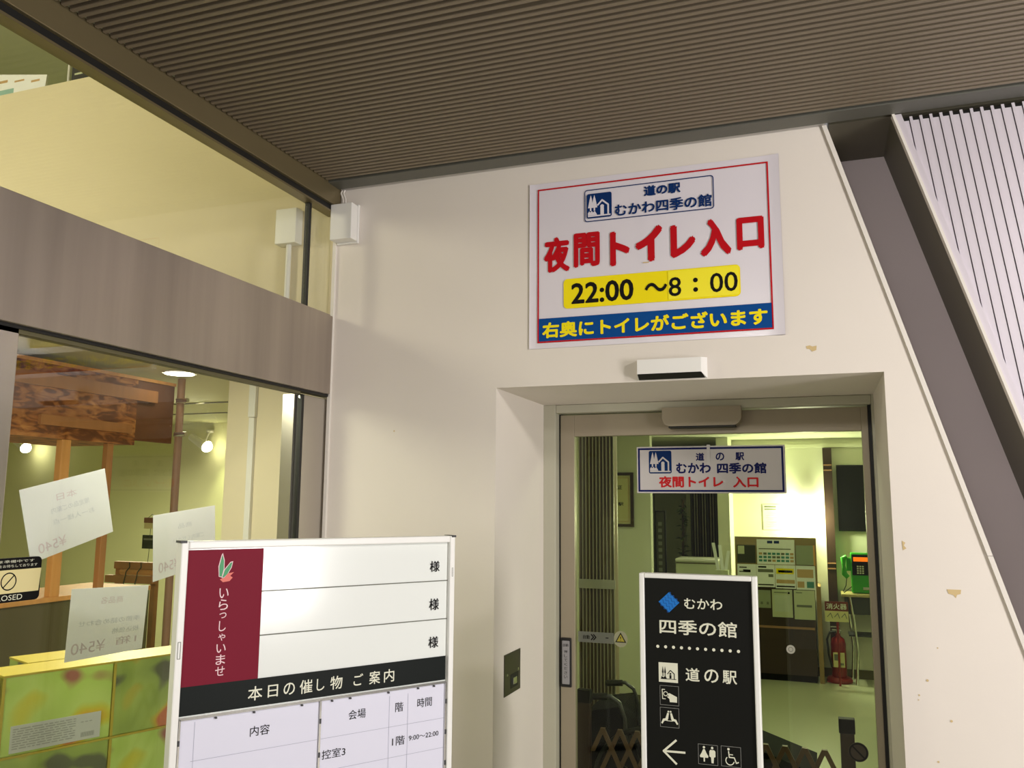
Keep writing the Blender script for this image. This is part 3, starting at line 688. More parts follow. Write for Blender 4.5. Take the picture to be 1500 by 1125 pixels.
# ================================================================== SHOP THINGS
def sheet(pts, label, ghost):
    """paper taped on the inner glass face; pts (y,z) clockwise from top-left"""
    cx = sum(p[0] for p in pts)/4; cz = sum(p[1] for p in pts)/4
    t = thing('paper_sheet', label, 'paper', (-.03, cx, cz-.1), 'papers taped to the shop glass')
    mb = MB(); n = len(pts)
    mb.add([(-.0395, y, z) for y, z in pts]+[(-.0388, y, z) for y, z in pts], [(3, 2, 1, 0), (4, 5, 6, 7)]+[(i, (i+1) % 4, (i+1) % 4+4, i+4) for i in range(4)])
    part('sheet', mb, M_THIN, t)
    P = [Vector(p) for p in pts]
    def pl(uu, vv):   # uu 0..1 along the top, vv 0..1 downwards
        a = P[0].lerp(P[1], uu); b = P[3].lerp(P[2], uu); c = a.lerp(b, vv); return (-.0384, c.x, c.y)
    for (body, x0, x1, v0, v1, mm) in ghost:
        text(body, x0, x1, v1, v0, 0, mm, t, 0, mirror=True, plane=lambda X, Z: pl(X, Z))
    return t
sheet([(-1.392, 1.624), (-1.122, 1.690), (-1.075, 1.511), (-1.339, 1.437)], 'white sheet taped askew on the shop glass, highest and leftmost',
      [('本日', .38, .62, .18, .28, M_FAINT2), ('限定品のご案内', .3, .75, .36, .44, M_FAINT), ('お一人様一点', .3, .8, .52, .6, M_FAINT), ('¥540', .1, .42, .78, .92, M_FAINT2)])
sheet([(-.922, 1.555), (-.642, 1.586), (-.625, 1.40), (-.905, 1.355)], 'white sheet on the shop glass partly behind the guide board',
      [('商品', .38, .6, .2, .28, M_FAINT), ('ご案内ください', .3, .8, .42, .5, M_FAINT), ('¥540', .08, .4, .74, .9, M_FAINT2)])
sheet([(-1.204, 1.361), (-.922, 1.348), (-.933, 1.165), (-1.210, 1.170)], 'white price sheet on the shop glass in front of the green boxes',
      [('商品名', .38, .66, .14, .24, M_FAINT2), ('季節の詰め合わせ', .12, .92, .46, .54, M_FAINT), ('税込価格', .55, .92, .62, .7, M_FAINT), ('¥540', .06, .48, .76, .92, M_FAINT2), ('1箱', .62, .9, .76, .88, M_FAINT2)])
# closed plate (on the glass, plane x const)
cp = thing('closed_sign', 'black and cream closed sign with a barred circle on the shop glass', 'sign', (-.03, -1.42, 1.35))
def ybox(y0, y1, z0, z1, xa, r_=.01):
    p = rr(y0, y1, z0, z1, r_); mb = MB(); mb.add([(xa, y, z) for y, z in p], [tuple(range(len(p)))]); return mb
p = rr(-1.52, -1.322, 1.348, 1.456, .012); n = len(p); mb = MB()
mb.add([(-.0215, y, z) for y, z in p]+[(-.0295, y, z) for y, z in p], [tuple(range(n)), tuple(reversed(range(n, 2*n)))]+[(i, i+n, (i+1) % n+n, (i+1) % n) for i in range(n)])
part('plate', mb, M_INK, cp)
mb = MB(); mb.add([(-.0211, y, z) for y, z in ((-1.518, 1.370), (-1.326, 1.370), (-1.322, 1.427), (-1.518, 1.427))], [(0, 1, 2, 3)]); part('cream_panel', mb, mat('cream_plate', (230, 216, 160), .5), cp)
mb = MB().ring(-1.414, 1.399, .022, .019, 0, 30).stroke([(-1.429, 1.384), (-1.399, 1.414)], .003, 0); mb.v = [(-.0208, x, z) for x, y, z in mb.v]; part('barred_circle', mb, M_INK, cp)
text('CLOSED', -1.459, -1.372, 1.353, 1.366, 0, M_CREAM, cp, 0, plane=lambda X, Z: (-.0208, X, Z))
text('ただいま準備中です', -1.50, -1.345, 1.444, 1.451, 0, M_CREAM, cp, plane=lambda X, Z: (-.0208, X, Z))
text('またのお越しをお待ちしております', -1.51, -1.335, 1.433, 1.440, 0, M_CREAM, cp, plane=lambda X, Z: (-.0208, X, Z))

# green product boxes on a display table
AB = math.radians(69.25)
tb = thing('display_table', 'low display table inside the shop under the green boxes', 'table', (-.38, -.95, 0), rz=AB)
part('tabletop', MB().box(-.45, .75, .0, .34, .62, .6625, .004), M_OLIVE, tb, local=True)
for x in (-.42, .72):
    for y in (.03, .31): part('leg', MB().box(x-.02, x+.02, y-.02, y+.02, 0, .62), M_DKWOOD, tb, local=True)
ca, sa = math.cos(AB), math.sin(AB)
def wpt(lx, ly): return (-.30+ca*lx-sa*ly, -1.168+sa*lx+ca*ly)
def gift(lx, ly, z, label, mt, w=.308, lab=True):
    x, y = wpt(lx, ly); t = thing('gift_box', label, 'box', (x, y, z), 'green fruit print boxes stacked behind the shop glass', rz=AB)
    H = .222
    part('carton', MB().box(0, w, 0, .15, 0, H, .004), mt, t, local=True)
    part('lid_edge', MB().box(-.001, w+.001, -.0012, .151, H-.0055, H+.0005, .0004), M_GOLD, t, local=True)
    part('side_edge', MB().box(-.0012, .006, -.0010, .03, 0.001, H-.007), M_GOLD, t, local=True)
    if lab:
        part('label_sticker', MB().box(.028, .278, -.0022, -.0008, .008, .082), M_LABEL, t, local=True)
        g = MB()
        for q in range(9):
            xx = .034
            while xx < .20:
                ww = random.uniform(.006, .03); g.rect(xx, min(xx+ww, .205), .018+q*.0066, .0205+q*.0066, -.0026); xx += ww+.004
        for q in range(3): g.rect(.22+q*.012, .228+q*.012, .058, .0605, -.0026)
        for q in range(14): g.rect(.222+q*.0028, .2235+q*.0028, .016, .030, -.0026)
        part('small_print', g, mat('pale_small_print', (178, 182, 176), .6), t, local=True)
gift(0, 0, .886, 'green fruit print box with white label, top left of the stack', M_BOX)
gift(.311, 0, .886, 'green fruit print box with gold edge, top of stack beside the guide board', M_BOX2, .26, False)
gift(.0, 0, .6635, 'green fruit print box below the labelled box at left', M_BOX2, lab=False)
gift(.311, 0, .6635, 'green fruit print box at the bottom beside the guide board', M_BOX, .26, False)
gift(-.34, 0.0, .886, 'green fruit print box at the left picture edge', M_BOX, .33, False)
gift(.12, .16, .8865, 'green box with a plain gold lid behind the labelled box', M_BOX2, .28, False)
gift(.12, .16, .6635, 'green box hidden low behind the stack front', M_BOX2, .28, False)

# kiosk: counter, posts and OSB canopy (plane x=-1.35)
kc = thing('kiosk_counter', 'dark olive kiosk counter with pine ledge inside the shop', 'counter', (-1.5, .1, 0))
part('front_panel', MB().box(-1.40, -1.36, -1.2, .52, 0, 1.15), M_OLIVE, kc)
part('ledge', MB().box(-1.75, -1.35, -1.2, .52, 1.15, 1.172, .003), M_WOOD, kc)
part('end_panel', MB().box(-1.75, -1.40, .48, .52, 0, 1.15), M_OLIVE, kc)
tag(part('timber_post', MB().box(-1.39, -1.355, -.086, -.036, 1.172, 1.874, .002), M_WOOD, at=(-1.39, -.05, 1.172)), 'pale pine post of the kiosk, left of the two', 'post', 'kiosk posts')
tag(part('timber_post', MB().box(-1.385, -1.355, .178, .215, 1.172, 1.874, .002), M_WOOD2, at=(-1.39, .2, 1.172)), 'darker orange wood post of the kiosk, right of the two', 'post', 'kiosk posts')
cn = thing('kiosk_canopy', 'chipboard canopy box with wooden battens over the kiosk', 'canopy', (-1.6, .1, 1.874))
part('fascia', MB().box(-1.375, -1.35, -.9, .34, 1.875, 2.22), M_OSB, cn)
part('end_board', MB().box(-1.375, -1.352, .341, .60, 1.90, 2.218), mat('end_board_brown', (112, 68, 42), .6, noise=(10, .2)), cn)
part('back_board', MB().box(-1.85, -1.83, -.9, .6, 1.9, 2.218), M_OSB, cn)
part('base_board', MB().box(-1.83, -1.376, -.9, .34, 1.876, 1.89), M_OSB, cn)
part('batten', MB().box(-1.349, -1.330, -.9, .46, 2.100, 2.160), M_WOOD2, cn)
part('batten', MB().box(-1.349, -1.330, -.229, .300, 1.930, 1.975), M_WOOD2, cn)
part('top_trim', MB().box(-1.352, -1.342, -.9, .60, 2.205, 2.221), M_WOOD, cn)
pp = thing('support_pole', 'brown round pole with chrome clamps beside the kiosk canopy', 'pole', (-1.33, .625, 0))
part('tube', MB().tube([(-1.33, .625, 0), (-1.33, .625, 2.25)], .020, 14), M_POLE, pp)
for z in (2.13, 1.95): part('clamp', MB().tube([(-1.33, .60, z), (-1.26, .60, z)], .012, 10).tube([(-1.33, .625, z-.012), (-1.33, .625, z+.012)], .026, 14), M_CHROME, pp)
# timber rack with hooks
rk = thing('timber_rack', 'orange timber rack with black hooks behind the price sheet', 'rack', (-1.55, .80, 1.0))
part('bar', MB().box(-1.86, -1.56, .78, .82, 1.222, 1.262, .003), M_WOOD2, rk)
part('bar', MB().box(-1.88, -1.55, .74, .78, 1.150, 1.190, .003), M_WOOD2, rk)
part('roller', MB().tube([(-1.82, .80, 1.206), (-1.57, .80, 1.206)], .018, 12), M_WOOD, rk)
for x in (-1.84, -1.59): part('upright', MB().box(x-.015, x+.015, .79, .82, 0, 1.26), M_WOOD2, rk)
for x in (-1.74, -1.66): part('hook', MB().tube([(x, .77, 1.26), (x+.012, .76, 1.235), (x-.006, .755, 1.21), (x+.01, .735, 1.19), (x, .735, 1.15), (x+.01, .74, 1.13)], .003, 6), M_BLACK, rk)
# hanging tags
t = thing('hanging_tag', 'small brown and white tag hanging beside the shop pole', 'tag', (-1.63, .8, 1.44))
part('card', MB().box(-1.683, -1.585, .80, .806, 1.445, 1.506), M_CARD, t); part('header', MB().box(-1.684, -1.584, .797, .80, 1.477, 1.506), mat('tag_brown', (120, 60, 40), .6), t)
part('string', MB().tube([(-1.66, .803, 1.506), (-1.633, .803, 1.525), (-1.606, .803, 1.506)], .0015, 6), M_BLACK, t)
t = thing('hanging_tag', 'small black tag hanging under the brown one in the shop', 'tag', (-1.63, .8, 1.34))
part('card', MB().box(-1.690, -1.590, .80, .806, 1.335, 1.410), M_INK, t); text('SALE', -1.68, -1.60, 1.38, 1.395, .799, M_CREAM, t) if False else part('print_line', MB().rect(-1.68, -1.60, 1.382, 1.392, .799), M_GREYINK, t)
part('string', MB().tube([(-1.64, .803, 1.335), (-1.645, .803, 1.262)], .0015, 6).tube([(-1.64, .803, 1.41), (-1.64, .803, 1.445)], .0015, 6), M_BLACK, t)
# back cabinet and bottles right of the pole
cb = thing('back_cabinet', 'dark brown cabinet behind the shop pole', 'cabinet', (-1.2, 1.5, 0))
part('carcass', MB().box(-1.75, -.75, 1.35, 1.75, 0, .93), M_DKWOOD, cb); part('top', MB().box(-1.77, -.73, 1.33, 1.77, .93, .955), M_WOOD, cb)
struct('trim_5', MB().box(-1.75, -.75, 1.78, 1.80, 0, 1.24), M_DKWOOD)
for i, (x, h, c) in enumerate(((-1.44, .15, 'clear'), (-1.36, .12, 'white'), (-1.52, .13, 'amber'))):
    mm = {'clear': glass_mat('bottle_glass', (.8, .84, .78), .12), 'white': M_WHITE, 'amber': M_WOOD2}[c]
    t = thing('bottle', {'clear': 'tall clear pump bottle on the cabinet beside the pole', 'white': 'short white bottle on the cabinet by the guide board edge', 'amber': 'amber jar on the cabinet behind the pole'}[c], 'bottle', (x, 1.5, .955), 'bottles on the shop cabinet')
    part('body', MB().lathe([(.022, .955), (.024, .97), (.024, .955+h*.65), (.010, .955+h*.78), (.010, .955+h*.86)], x, 1.5, 16), mm, t)
    part('cap', MB().lathe([(.012, .955+h*.86), (.012, .955+h)], x, 1.5, 12), M_WHITE, t)
# spotlights on the back wall, downlight
def spot_fix(x, z, label, y=2.8, s=1):
    t = thing('spotlight', label, 'light', (x, y, z), 'shop spotlights')
    part('bracket', MB().tube([(x, y, z+.10*s), (x+.01, y-.05*s, z+.09*s), (x+.0, y-.10*s, z-.02*s)], .008*s, 8).lathe([(.03*s, z+.085*s), (.03*s, z+.11*s)], x, y-.03, 14), M_WHITE, t)
    part('housing', MB().tube([(x-.13*s, y-.10*s, z+.05*s), (x-.02*s, y-.11*s, z-.01*s), (x+.05*s, y-.12*s, z-.035*s)], [.03*s, .035*s, .045*s], 14), M_WHITE, t)
    part('bulb', MB().tube([(x+.052*s, y-.121*s, z-.036*s), (x+.075*s, y-.125*s, z-.047*s)], [.048*s, .036*s], 14), M_LAMPGLOW, t)
    return t
spot_fix(-2.90, 2.08, 'white wall spotlight with glowing bulb on the green shop wall')
lamp('SPOT', 'spot_beam', (-2.80, 2.62, 2.02), 6, GREEN, .03, (-2.0, 2.6, .5), spot=110)
spot_fix(-4.90, 2.10, 'small glowing spotlight at the far left of the shop wall')
dl = thing('downlight', 'round recessed downlight glowing in the shop ceiling', 'light', (-1.175, .43, 2.24))
part('rim', MB().lathe([(.085, 2.244), (.085, 2.25)], -1.175, .43, 28), M_WHITE, dl)
part('diffuser', MB().lathe([(.072, 2.240), (.072, 2.244)], -1.175, .43, 28), M_DLGLOW, dl)
# conduit and box on partition wall, seen through the glass
cd = thing('wall_conduit', 'white cable box with conduit on the inner wall behind the shop glass', 'conduit', (-.3, 0, 2.3))
part('box', MB().box(-.285, -.180, -.05, 0, 2.695, 2.850, .003), M_WHITE, cd)
part('conduit', MB().tube([(-.232, -.02, 2.695), (-.232, -.02, 2.46), (-.24, -.02, 2.43), (-.27, -.02, 2.415), (-.33, -.02, 2.41)], .012, 10), M_WHITE, cd)
cd = thing('wall_conduit', 'long white cable trunking running down the inner wall behind the glass', 'conduit', (-.38, 0, 0))
part('upper_trunking', MB().box(-.400, -.366, -.02, 0, 1.955, 2.25, .002), M_WHITE, cd)
part('lower_trunking', MB().box(-.397, -.369, -.017, 0, 0, 1.953, .002), M_WHITE, cd)
# upper left: objects above the bulkhead
up = thing('upper_notice', 'pale printed banner standing on the ledge high behind the shop glass', 'banner', (-2.3, .06, 3.697))
part('sheet', MB().prism([(-2.9, 3.697), (-1.83, 3.697), (-1.822, 3.796), (-2.169, 3.856), (-2.9, 3.90)], .055, .065), M_PAPER2, up)
part('print_line', MB().rect(-2.6, -2.10, 3.80, 3.815, .0545).rect(-2.05, -1.98, 3.79, 3.80, .0545).rect(-1.93, -1.87, 3.77, 3.782, .0545), M_TAN, up)
part('colour_patch', MB().rect(-2.6, -2.05, 3.705, 3.76, .0545), mat('pale_teal_ink', (150, 190, 180), .6), up)
pi_ = thing('white_pipe', 'thin white vertical pipe high behind the shop glass', 'pipe', (-1.72, .10, 3.697))
part('tube', MB().tube([(-1.72, .10, 3.697), (-1.72, .10, 4.75)], .008, 10), M_WHITE, pi_); part('joint', MB().tube([(-1.72, .10, 3.697), (-1.72, .10, 3.71)], .014, 10), M_WHITE, pi_)
eg = thing('dark_signboard', 'small dark signboard on the upper shop wall', 'sign', (-1.53, .055, 3.697))
part('board', MB().prism(rr(-1.645, -1.42, 3.697, 3.83, .015), .05, .06), M_DKGREY, eg)
part('light_stripes', MB().rect(-1.625, -1.57, 3.755, 3.765, .0495).rect(-1.60, -1.52, 3.78, 3.79, .0495).rect(-1.515, -1.505, 3.73, 3.80, .0495), M_GREYPANEL, eg)

# ================================================================== VESTIBULE THINGS
# folded accordion door
ac = thing('accordion_door', 'folded brown accordion door just inside the glass at left', 'door', (.74, 1.75, 0))
def accordion(parent, x0, x1, y0, y1, z1, n, m1, m2):
    for i in range(n):
        a = x0+(x1-x0)*i/n; w = (x1-x0)/n
        q = [(a, y0+.0), (a+w*.5, y0-.035), (a+w, y0), (a+w, y0+.02), (a, y0+.02)]
        mb = MB(); vs = [(x, y, .02) for x, y in q]+[(x, y, z1) for x, y in q]
        mb.add(vs, [(0, 1, 6, 5), (1, 2, 7, 6), (2, 3, 8, 7), (3, 4, 9, 8), (4, 0, 5, 9), (4, 3, 2, 1, 0), (5, 6, 7, 8, 9)])
        fo = part('fold', mb, m2 if i % 4 == 1 else m1, parent)
        part('fold_tip_strip', MB().box(a+w*.5-.0022, a+w*.5+.0022, y0-.040, y0-.034, .02, z1), mat('pale_tip_strip', (190, 184, 160), .35, .3) if i % 3 else m2, fo)  # pale strip along each fold tip, gives the striped look
accordion(ac, .572, .793, 1.75, 1.9, 2.02, 11, M_ACC, M_ACC2)
part('top_rail', MB().box(.572, .795, 1.70, 1.80, 1.99, 2.06), M_ALU2, ac)
for z in (1.13,): part('latch_plate', MB().box(.58, .79, 1.705, 1.712, z, z+.05), M_ALU2, ac)
part('head_carrier', MB().box(.56, 3.2, 1.72, 1.80, 2.06, 2.25), M_WALLIN, ac)
# framed certificate
ce = thing('framed_certificate', 'framed certificate with dark frame on the olive wall', 'picture', (.25, 3.99, 1.41))
part('frame', MB().border(.07, .425, 1.412, 1.860, .024, 0).box(.07, .094, .0, .0, 1.4, 1.4) if False else MB().box(.07, .425, 3.975, 4.0, 1.836, 1.860).box(.07, .425, 3.975, 4.0, 1.412, 1.436).box(.07, .094, 3.975, 4.0, 1.436, 1.836).box(.401, .425, 3.975, 4.0, 1.436, 1.836), M_DKWOOD, ce)
ces = part('sheet', MB().box(.094, .401, 3.99, 4.0, 1.436, 1.836), M_CARD, ce)
part('gold_line', MB().border(.11, .385, 1.455, 1.818, .004, 3.988), M_TAN, ces)
text('認定証', .17, .33, 1.72, 1.755, 3.988, M_INK, ces, .01); text('道の駅', .20, .34, 1.585, 1.615, 3.988, M_INK, ces, .02)
# far dark accordion door
fa = thing('accordion_door', 'dark folded partition in the opening behind the white counter', 'door', (.75, 6.2, 0))
accordion(fa, .60, .985, 6.1, 6.2, 2.15, 14, mat('dark_fold', (62, 48, 28), .4), mat('dark_fold_light', (90, 88, 72), .4))
part('side_panel', MB().box(.555, .60, 6.05, 6.1, 0, 2.15), mat('grey_fold', (120, 120, 100), .4), fa)
# tall dark sign, plant, counter
ts = thing('tall_sign', 'narrow dark framed sign panel standing in the far opening', 'sign', (.46, 5.0, 0))
part('board', MB().box(.425, .505, 5.0, 5.02, .30, 1.53), mat('dark_sign', (50, 50, 34), .5), ts); part('frame', MB().box(.415, .425, 4.99, 5.03, .0, 1.54).box(.505, .515, 4.99, 5.03, .0, 1.54).box(.425, .505, 4.99, 5.03, 1.53, 1.54), M_INK, ts)
for i in range(9): part('character', MB().rrect(.445, .480, 1.40-i*.06, 1.435-i*.06, .004, 4.998), M_GREYINK, ts)
pl = thing('potted_plant', 'tall dark leafy potted plant in the far opening', 'plant', (.575, 5.2, 0))
part('pot', MB().lathe([(.06, 0), (.085, .30), (.085, .32)], .585, 5.6, 18), M_DKWOOD, pl)
part('stem', MB().tube([(.585, 5.6, .3), (.58, 5.6, 1.0), (.59, 5.6, 1.65)], .012, 8), M_DKWOOD, pl)
lf = MB()
for i in range(90):
    z = random.uniform(.6, 1.62); a = random.uniform(0, 6.28); l = random.uniform(.04, .085); ux, uy = math.cos(a), math.sin(a)
    b0 = Vector((.585, 5.6, z)); tip = b0+Vector((ux*l, uy*l, random.uniform(-.03, .04))); s = Vector((-uy, ux, .2))*.018; mid = (b0+tip)/2+Vector((0, 0, .012))
    lf.add([b0, mid+s, tip, mid-s], [(0, 1, 2), (0, 2, 3)])
part('leaves', lf, M_LEAF, pl, kind='stuff')
wc = thing('reception_counter', 'pale green panelled counter behind the black standing sign', 'counter', (.80, 5.1, 0))
part('body', MB().box(.604, .975, 5.0, 5.35, 0, 1.085), M_GREYPANEL, wc); part('top', MB().box(.600, .985, 4.985, 5.36, 1.085, 1.104, .003), M_WHITE, wc)
part('edge_line', MB().box(.604, .975, 4.995, 5.0, 1.06, 1.072), M_OLIVE, wc)
pm = thing('pamphlet_stand', 'clear pamphlet stand with upright pale leaflets at the counter end', 'stand', (1.03, 5.0, 0))
part('tray', MB().box(.975, 1.085, 4.86, 4.96, 0, 1.02), M_GREYPANEL, pm)
for i, (x, h, a) in enumerate(((.985, .24, -.04), (1.02, .22, -.02), (1.045, .17, .03))):
    part('leaflet', MB().prism([(x, 1.02), (x+.028, 1.02), (x+.028+a, 1.02+h), (x+a, 1.02+h)], 4.88+i*.02, 4.885+i*.02), M_PAPER2, pm)
# brochure cabinet and its papers
bc = thing('brochure_cabinet', 'dark brown low cabinet carrying notices in the vestibule', 'cabinet', (1.48, 5.4, 0))
part('carcass', MB().box(1.09, 1.80, 5.42, 5.76, .06, .86), M_DKWOOD, bc); part('plinth', MB().box(1.11, 1.79, 5.44, 5.74, 0, .06), M_INK, bc)
part('drawer_rail', MB().box(1.10, 1.79, 5.412, 5.42, .47, .49), M_POLE, bc); part('end_post', MB().box(1.815, 1.855, 5.425, 5.76, 0, .86), mat('tan_post', (150, 120, 70), .5), bc)
part('display_board', MB().box(1.10, 1.83, 5.42, 5.45, .86, 1.30), mat('tan_board', (150, 128, 84), .6), bc)
def notice(x0, x1, z0, z1, label, prints, mm=M_PAPER2, y=5.414, group='notices on the brochure cabinet'):
    t = thing('notice_sheet', label, 'paper', ((x0+x1)/2, y, z0), group)
    part('sheet', MB().box(x0, x1, y-.001, y+.004, z0, z1), mm, t)
    for (a, b, c, d, m3) in prints: part('print_block', MB().rect(x0+a*(x1-x0), x0+b*(x1-x0), z0+c*(z1-z0), z0+d*(z1-z0), y-.0025), m3, t)
    return t
notice(1.118, 1.288, 1.056, 1.223, 'dark notice with a pale corner square at the cabinet board left', [(.05, .4, .5, .95, M_GREYPANEL)], M_DKGREY)
gridp = [(.05+.118*i, .05+.118*i+.09, .10+.14*j, .10+.14*j+.09, random.choice((M_TEAL, M_TAN, M_TEAL, M_GREYINK))) for i in range(8) for j in range(3)]
notice(1.301, 1.640, 1.050, 1.278, 'wide notice with rows of small teal pictures on the cabinet board', gridp+[(.28, .42, .84, .95, M_NAVY), (.46, .6, .84, .95, M_NAVY), (.05, .9, .60, .64, M_GREYINK)])
t = thing('display_screen', 'small pale grey screen at right of the cabinet board', 'screen', (1.72, 5.40, 1.05))
part('panel', MB().box(1.650, 1.802, 5.398, 5.412, 1.053, 1.229, .002), mat('screen_grey', (150, 158, 130), .3), t); part('edge', MB().box(1.802, 1.818, 5.400, 5.418, 1.05, 1.232), M_WOOD, t)
notice(1.118, 1.290, .920, 1.045, 'white notice with bold black line at the left of the lower row', [(.1, .5, .72, .80, M_INK), (.3, .7, .4, .6, M_INK), (.1, .4, .4, .5, M_GREYINK)], y=5.408)
notice(1.292, 1.456, .840, 1.045, 'white notice with grey header line in the lower row, second', [(.1, .55, .86, .93, M_INK), (.08, .92, .66, .80, M_GREYINK), (.65, .92, .45, .58, M_GREYINK), (.08, .92, .08, .13, M_INK)], y=5.408)
notice(1.460, 1.640, .832, 1.045, 'white notice with a yellow headline in the lower row', [(.05, .92, .62, .86, M_YEL), (.15, .85, .68, .78, M_INK), (.05, .95, .22, .38, M_TAN), (.05, .95, .06, .12, M_INK)], y=5.408)
notice(1.644, 1.812, .828, 1.045, 'tan printed leaflet at the right end of the lower row', [(.06, .9, .5, .85, M_TAN), (.06, .42, .08, .34, M_TAN), (.55, .92, .08, .34, M_TEAL)], y=5.408)
notice(1.290, 1.412, .650, .811, 'grey sheet hanging left on the dark cabinet front', [(.25, .42, .2, .35, M_GREYINK), (.7, .85, .2, .35, M_GREYINK)], mat('grey_sheet', (150, 156, 130), .6), y=5.404)
notice(1.424, 1.604, .572, .822, 'plain pale sheet hanging in the middle of the cabinet front', [(.1, .75, .88, .91, M_GREYINK), (.78, .88, .85, .92, M_INK), (.12, .88, .2, .8, mat('pale_text_block', (196, 202, 186), .7))], M_GREYPANEL, y=5.406)
notice(1.618, 1.800, .560, .822, 'pale sheet with a grey stripe hanging right on the cabinet front', [(.1, .4, .9, .93, M_GREYINK), (.12, .85, .42, .50, M_GREYINK)], M_GREYPANEL, y=5.406)
ht = thing('handwritten_notice', 'handwritten note fixed on the bright vestibule wall', 'paper', (1.45, 5.79, 1.36))
part('sheet', MB().box(1.345, 1.580, 5.793, 5.80, 1.36, 1.605), M_WALLIN, ht)
g = MB().rect(1.36, 1.47, 1.575, 1.59, 5.7915).rect(1.36, 1.47, 1.552, 1.564, 5.7915)
for i in range(9):
    z = 1.53-i*.018; g.stroke([(1.37+random.uniform(0, .03), z), (1.42+random.uniform(0, .05), z+random.uniform(-.01, .012)), (1.50+random.uniform(0, .04), z+random.uniform(-.012, .01))], .002, 5.7915)
part('handwriting', g, M_GREYINK, ht)
# wall lamp (the overexposed bright spot)
lp = thing('wall_lamp', 'brightly glowing white wall lamp over the brochure cabinet', 'light', (1.765, 5.80, 1.32))
part('back_plate', MB().box(1.74, 1.79, 5.78, 5.80, 1.42, 1.58, .004), M_WHITE, lp)
part('diffuser', MB().tube([(1.765, 5.70, 1.31), (1.765, 5.70, 1.33), (1.765, 5.70, 1.62), (1.765, 5.70, 1.64)], [.035, .05, .05, .035], 18), M_LAMPGLOW, lp)
part('arm', MB().tube([(1.765, 5.78, 1.5), (1.765, 5.74, 1.5)], .012, 8), M_WHITE, lp)
lamp('POINT', 'wall_lamp_light', (1.765, 5.63, 1.48), 48, (.95, 1.0, .60), .05)
# brown post strip, TV, phone, extinguisher
bp = thing('timber_post', 'dark brown post on the vestibule wall left of the screen', 'post', (1.96, 5.74, 0))
part('post', MB().box(1.922, 2.003, 5.72, 5.798, 0, 2.15), M_DKWOOD, bp)
for z in (1.98, 1.93, 1.05, 1.0): part('bracket', MB().box(1.925, 2.00, 5.712, 5.72, z, z+.012), M_POLE, bp)
tv = thing('wall_screen', 'black flat screen on the vestibule wall at right', 'television', (2.35, 5.78, 1.36))
part('panel', MB().box(2.044, 2.75, 5.745, 5.78, 1.362, 1.981, .004), M_TV, tv); part('bezel', MB().box(2.040, 2.754, 5.752, 5.776, 1.357, 1.986), M_BLACK, tv); part('mount', MB().box(2.3, 2.45, 5.778, 5.80, 1.55, 1.8), M_DKGREY, tv)
psx = thing('phone_table', 'small table on bent steel tube legs carrying the payphone', 'table', (2.2, 5.6, 0))
part('top', MB().box(2.03, 2.60, 5.45, 5.78, .775, .80, .004), mat('pale_table_top', (176, 160, 110), .5), psx)
part('apron', MB().box(2.06, 2.58, 5.48, 5.76, .62, .775), M_DKGREY, psx)
for (x, y) in ((2.13, 5.47), (2.50, 5.47), (2.10, 5.75), (2.54, 5.75)): part('leg', MB().tube([(x-.03, y, .775), (x, y, .55), (x+.02, y, .3), (x-.0, y, .0)], .012, 8), M_CHROME, psx)
part('lower_shelf', MB().box(2.08, 2.56, 5.50, 5.74, .42, .435), M_DKGREY, psx)
ph = thing('payphone', 'green public payphone with orange display on the small table', 'telephone', (2.23, 5.62, .80))
PX, PY = .0, .0
phb = part('body', MB().box(2.125, 2.32, 5.55, 5.70, .80, 1.165, .012), M_PHONE, ph)
phf = part('face', MB().box(2.135, 2.305, 5.54, 5.552, .965, 1.150, .004), M_INK, ph)
part('display', MB().box(2.148, 2.272, 5.534, 5.541, 1.090, 1.128, .002), M_ORANGE, phf)
kb = MB()
for i in range(3):
    for j in range(4): kb.box(2.175+i*.022, 2.190+i*.022, 5.534, 5.541, .978+j*.020, .991+j*.020)
part('keypad', kb, M_GREYPANEL, phf)
part('coin_tray', MB().box(2.22, 2.28, 5.54, 5.551, .835, .86, .003), M_CHROME, phb)
part('handset', MB().tube([(2.090, 5.54, 1.130), (2.060, 5.535, 1.115), (2.062, 5.53, 1.05), (2.066, 5.535, .975), (2.095, 5.54, .945)], [.022, .026, .016, .026, .022], 12), M_PHONE, ph)
part('cradle', MB().box(2.085, 2.127, 5.56, 5.62, 1.0, 1.12, .004), M_PHONE, ph)
part('cord', MB().tube([(2.085, 5.54, .945), (2.075, 5.53, .87), (2.05, 5.52, .82), (2.055, 5.51, .808), (2.085, 5.52, .83), (2.125, 5.56, .86)], .004, 6), M_BLACK, ph)
# extinguisher
ex = thing('fire_extinguisher', 'red fire extinguisher on a round base beside the cabinet', 'extinguisher', (1.985, 5.45, 0))
ex_x, ex_y = 1.985, 5.57
part('base', MB().lathe([(.11, 0), (.115, .02), (.10, .045), (.085, .05)], ex_x, ex_y, 26), M_EXT, ex)
part('cylinder', MB().lathe([(.062, .03), (.066, .04), (.066, .34), (.055, .385), (.022, .41), (.022, .43)], ex_x, ex_y, 22), M_EXT, ex)
part('valve', MB().lathe([(.026, .43), (.026, .46)], ex_x, ex_y, 14).box(ex_x-.05, ex_x+.03, ex_y-.012, ex_y+.012, .455, .47).box(ex_x-.06, ex_x+.02, ex_y-.012, ex_y+.012, .485, .497), M_CHROME, ex)
part('hose', MB().tube([(ex_x-.02, ex_y-.02, .45), (ex_x-.07, ex_y-.05, .445), (ex_x-.095, ex_y-.06, .38), (ex_x-.085, ex_y-.06, .25), (ex_x-.06, ex_y-.065, .14)], .010, 8), M_BLACK, ex)
exl = part('label', MB().box(ex_x-.05, ex_x+.05, ex_y-.072, ex_y-.055, .14, .27, .004), M_CARD, ex)
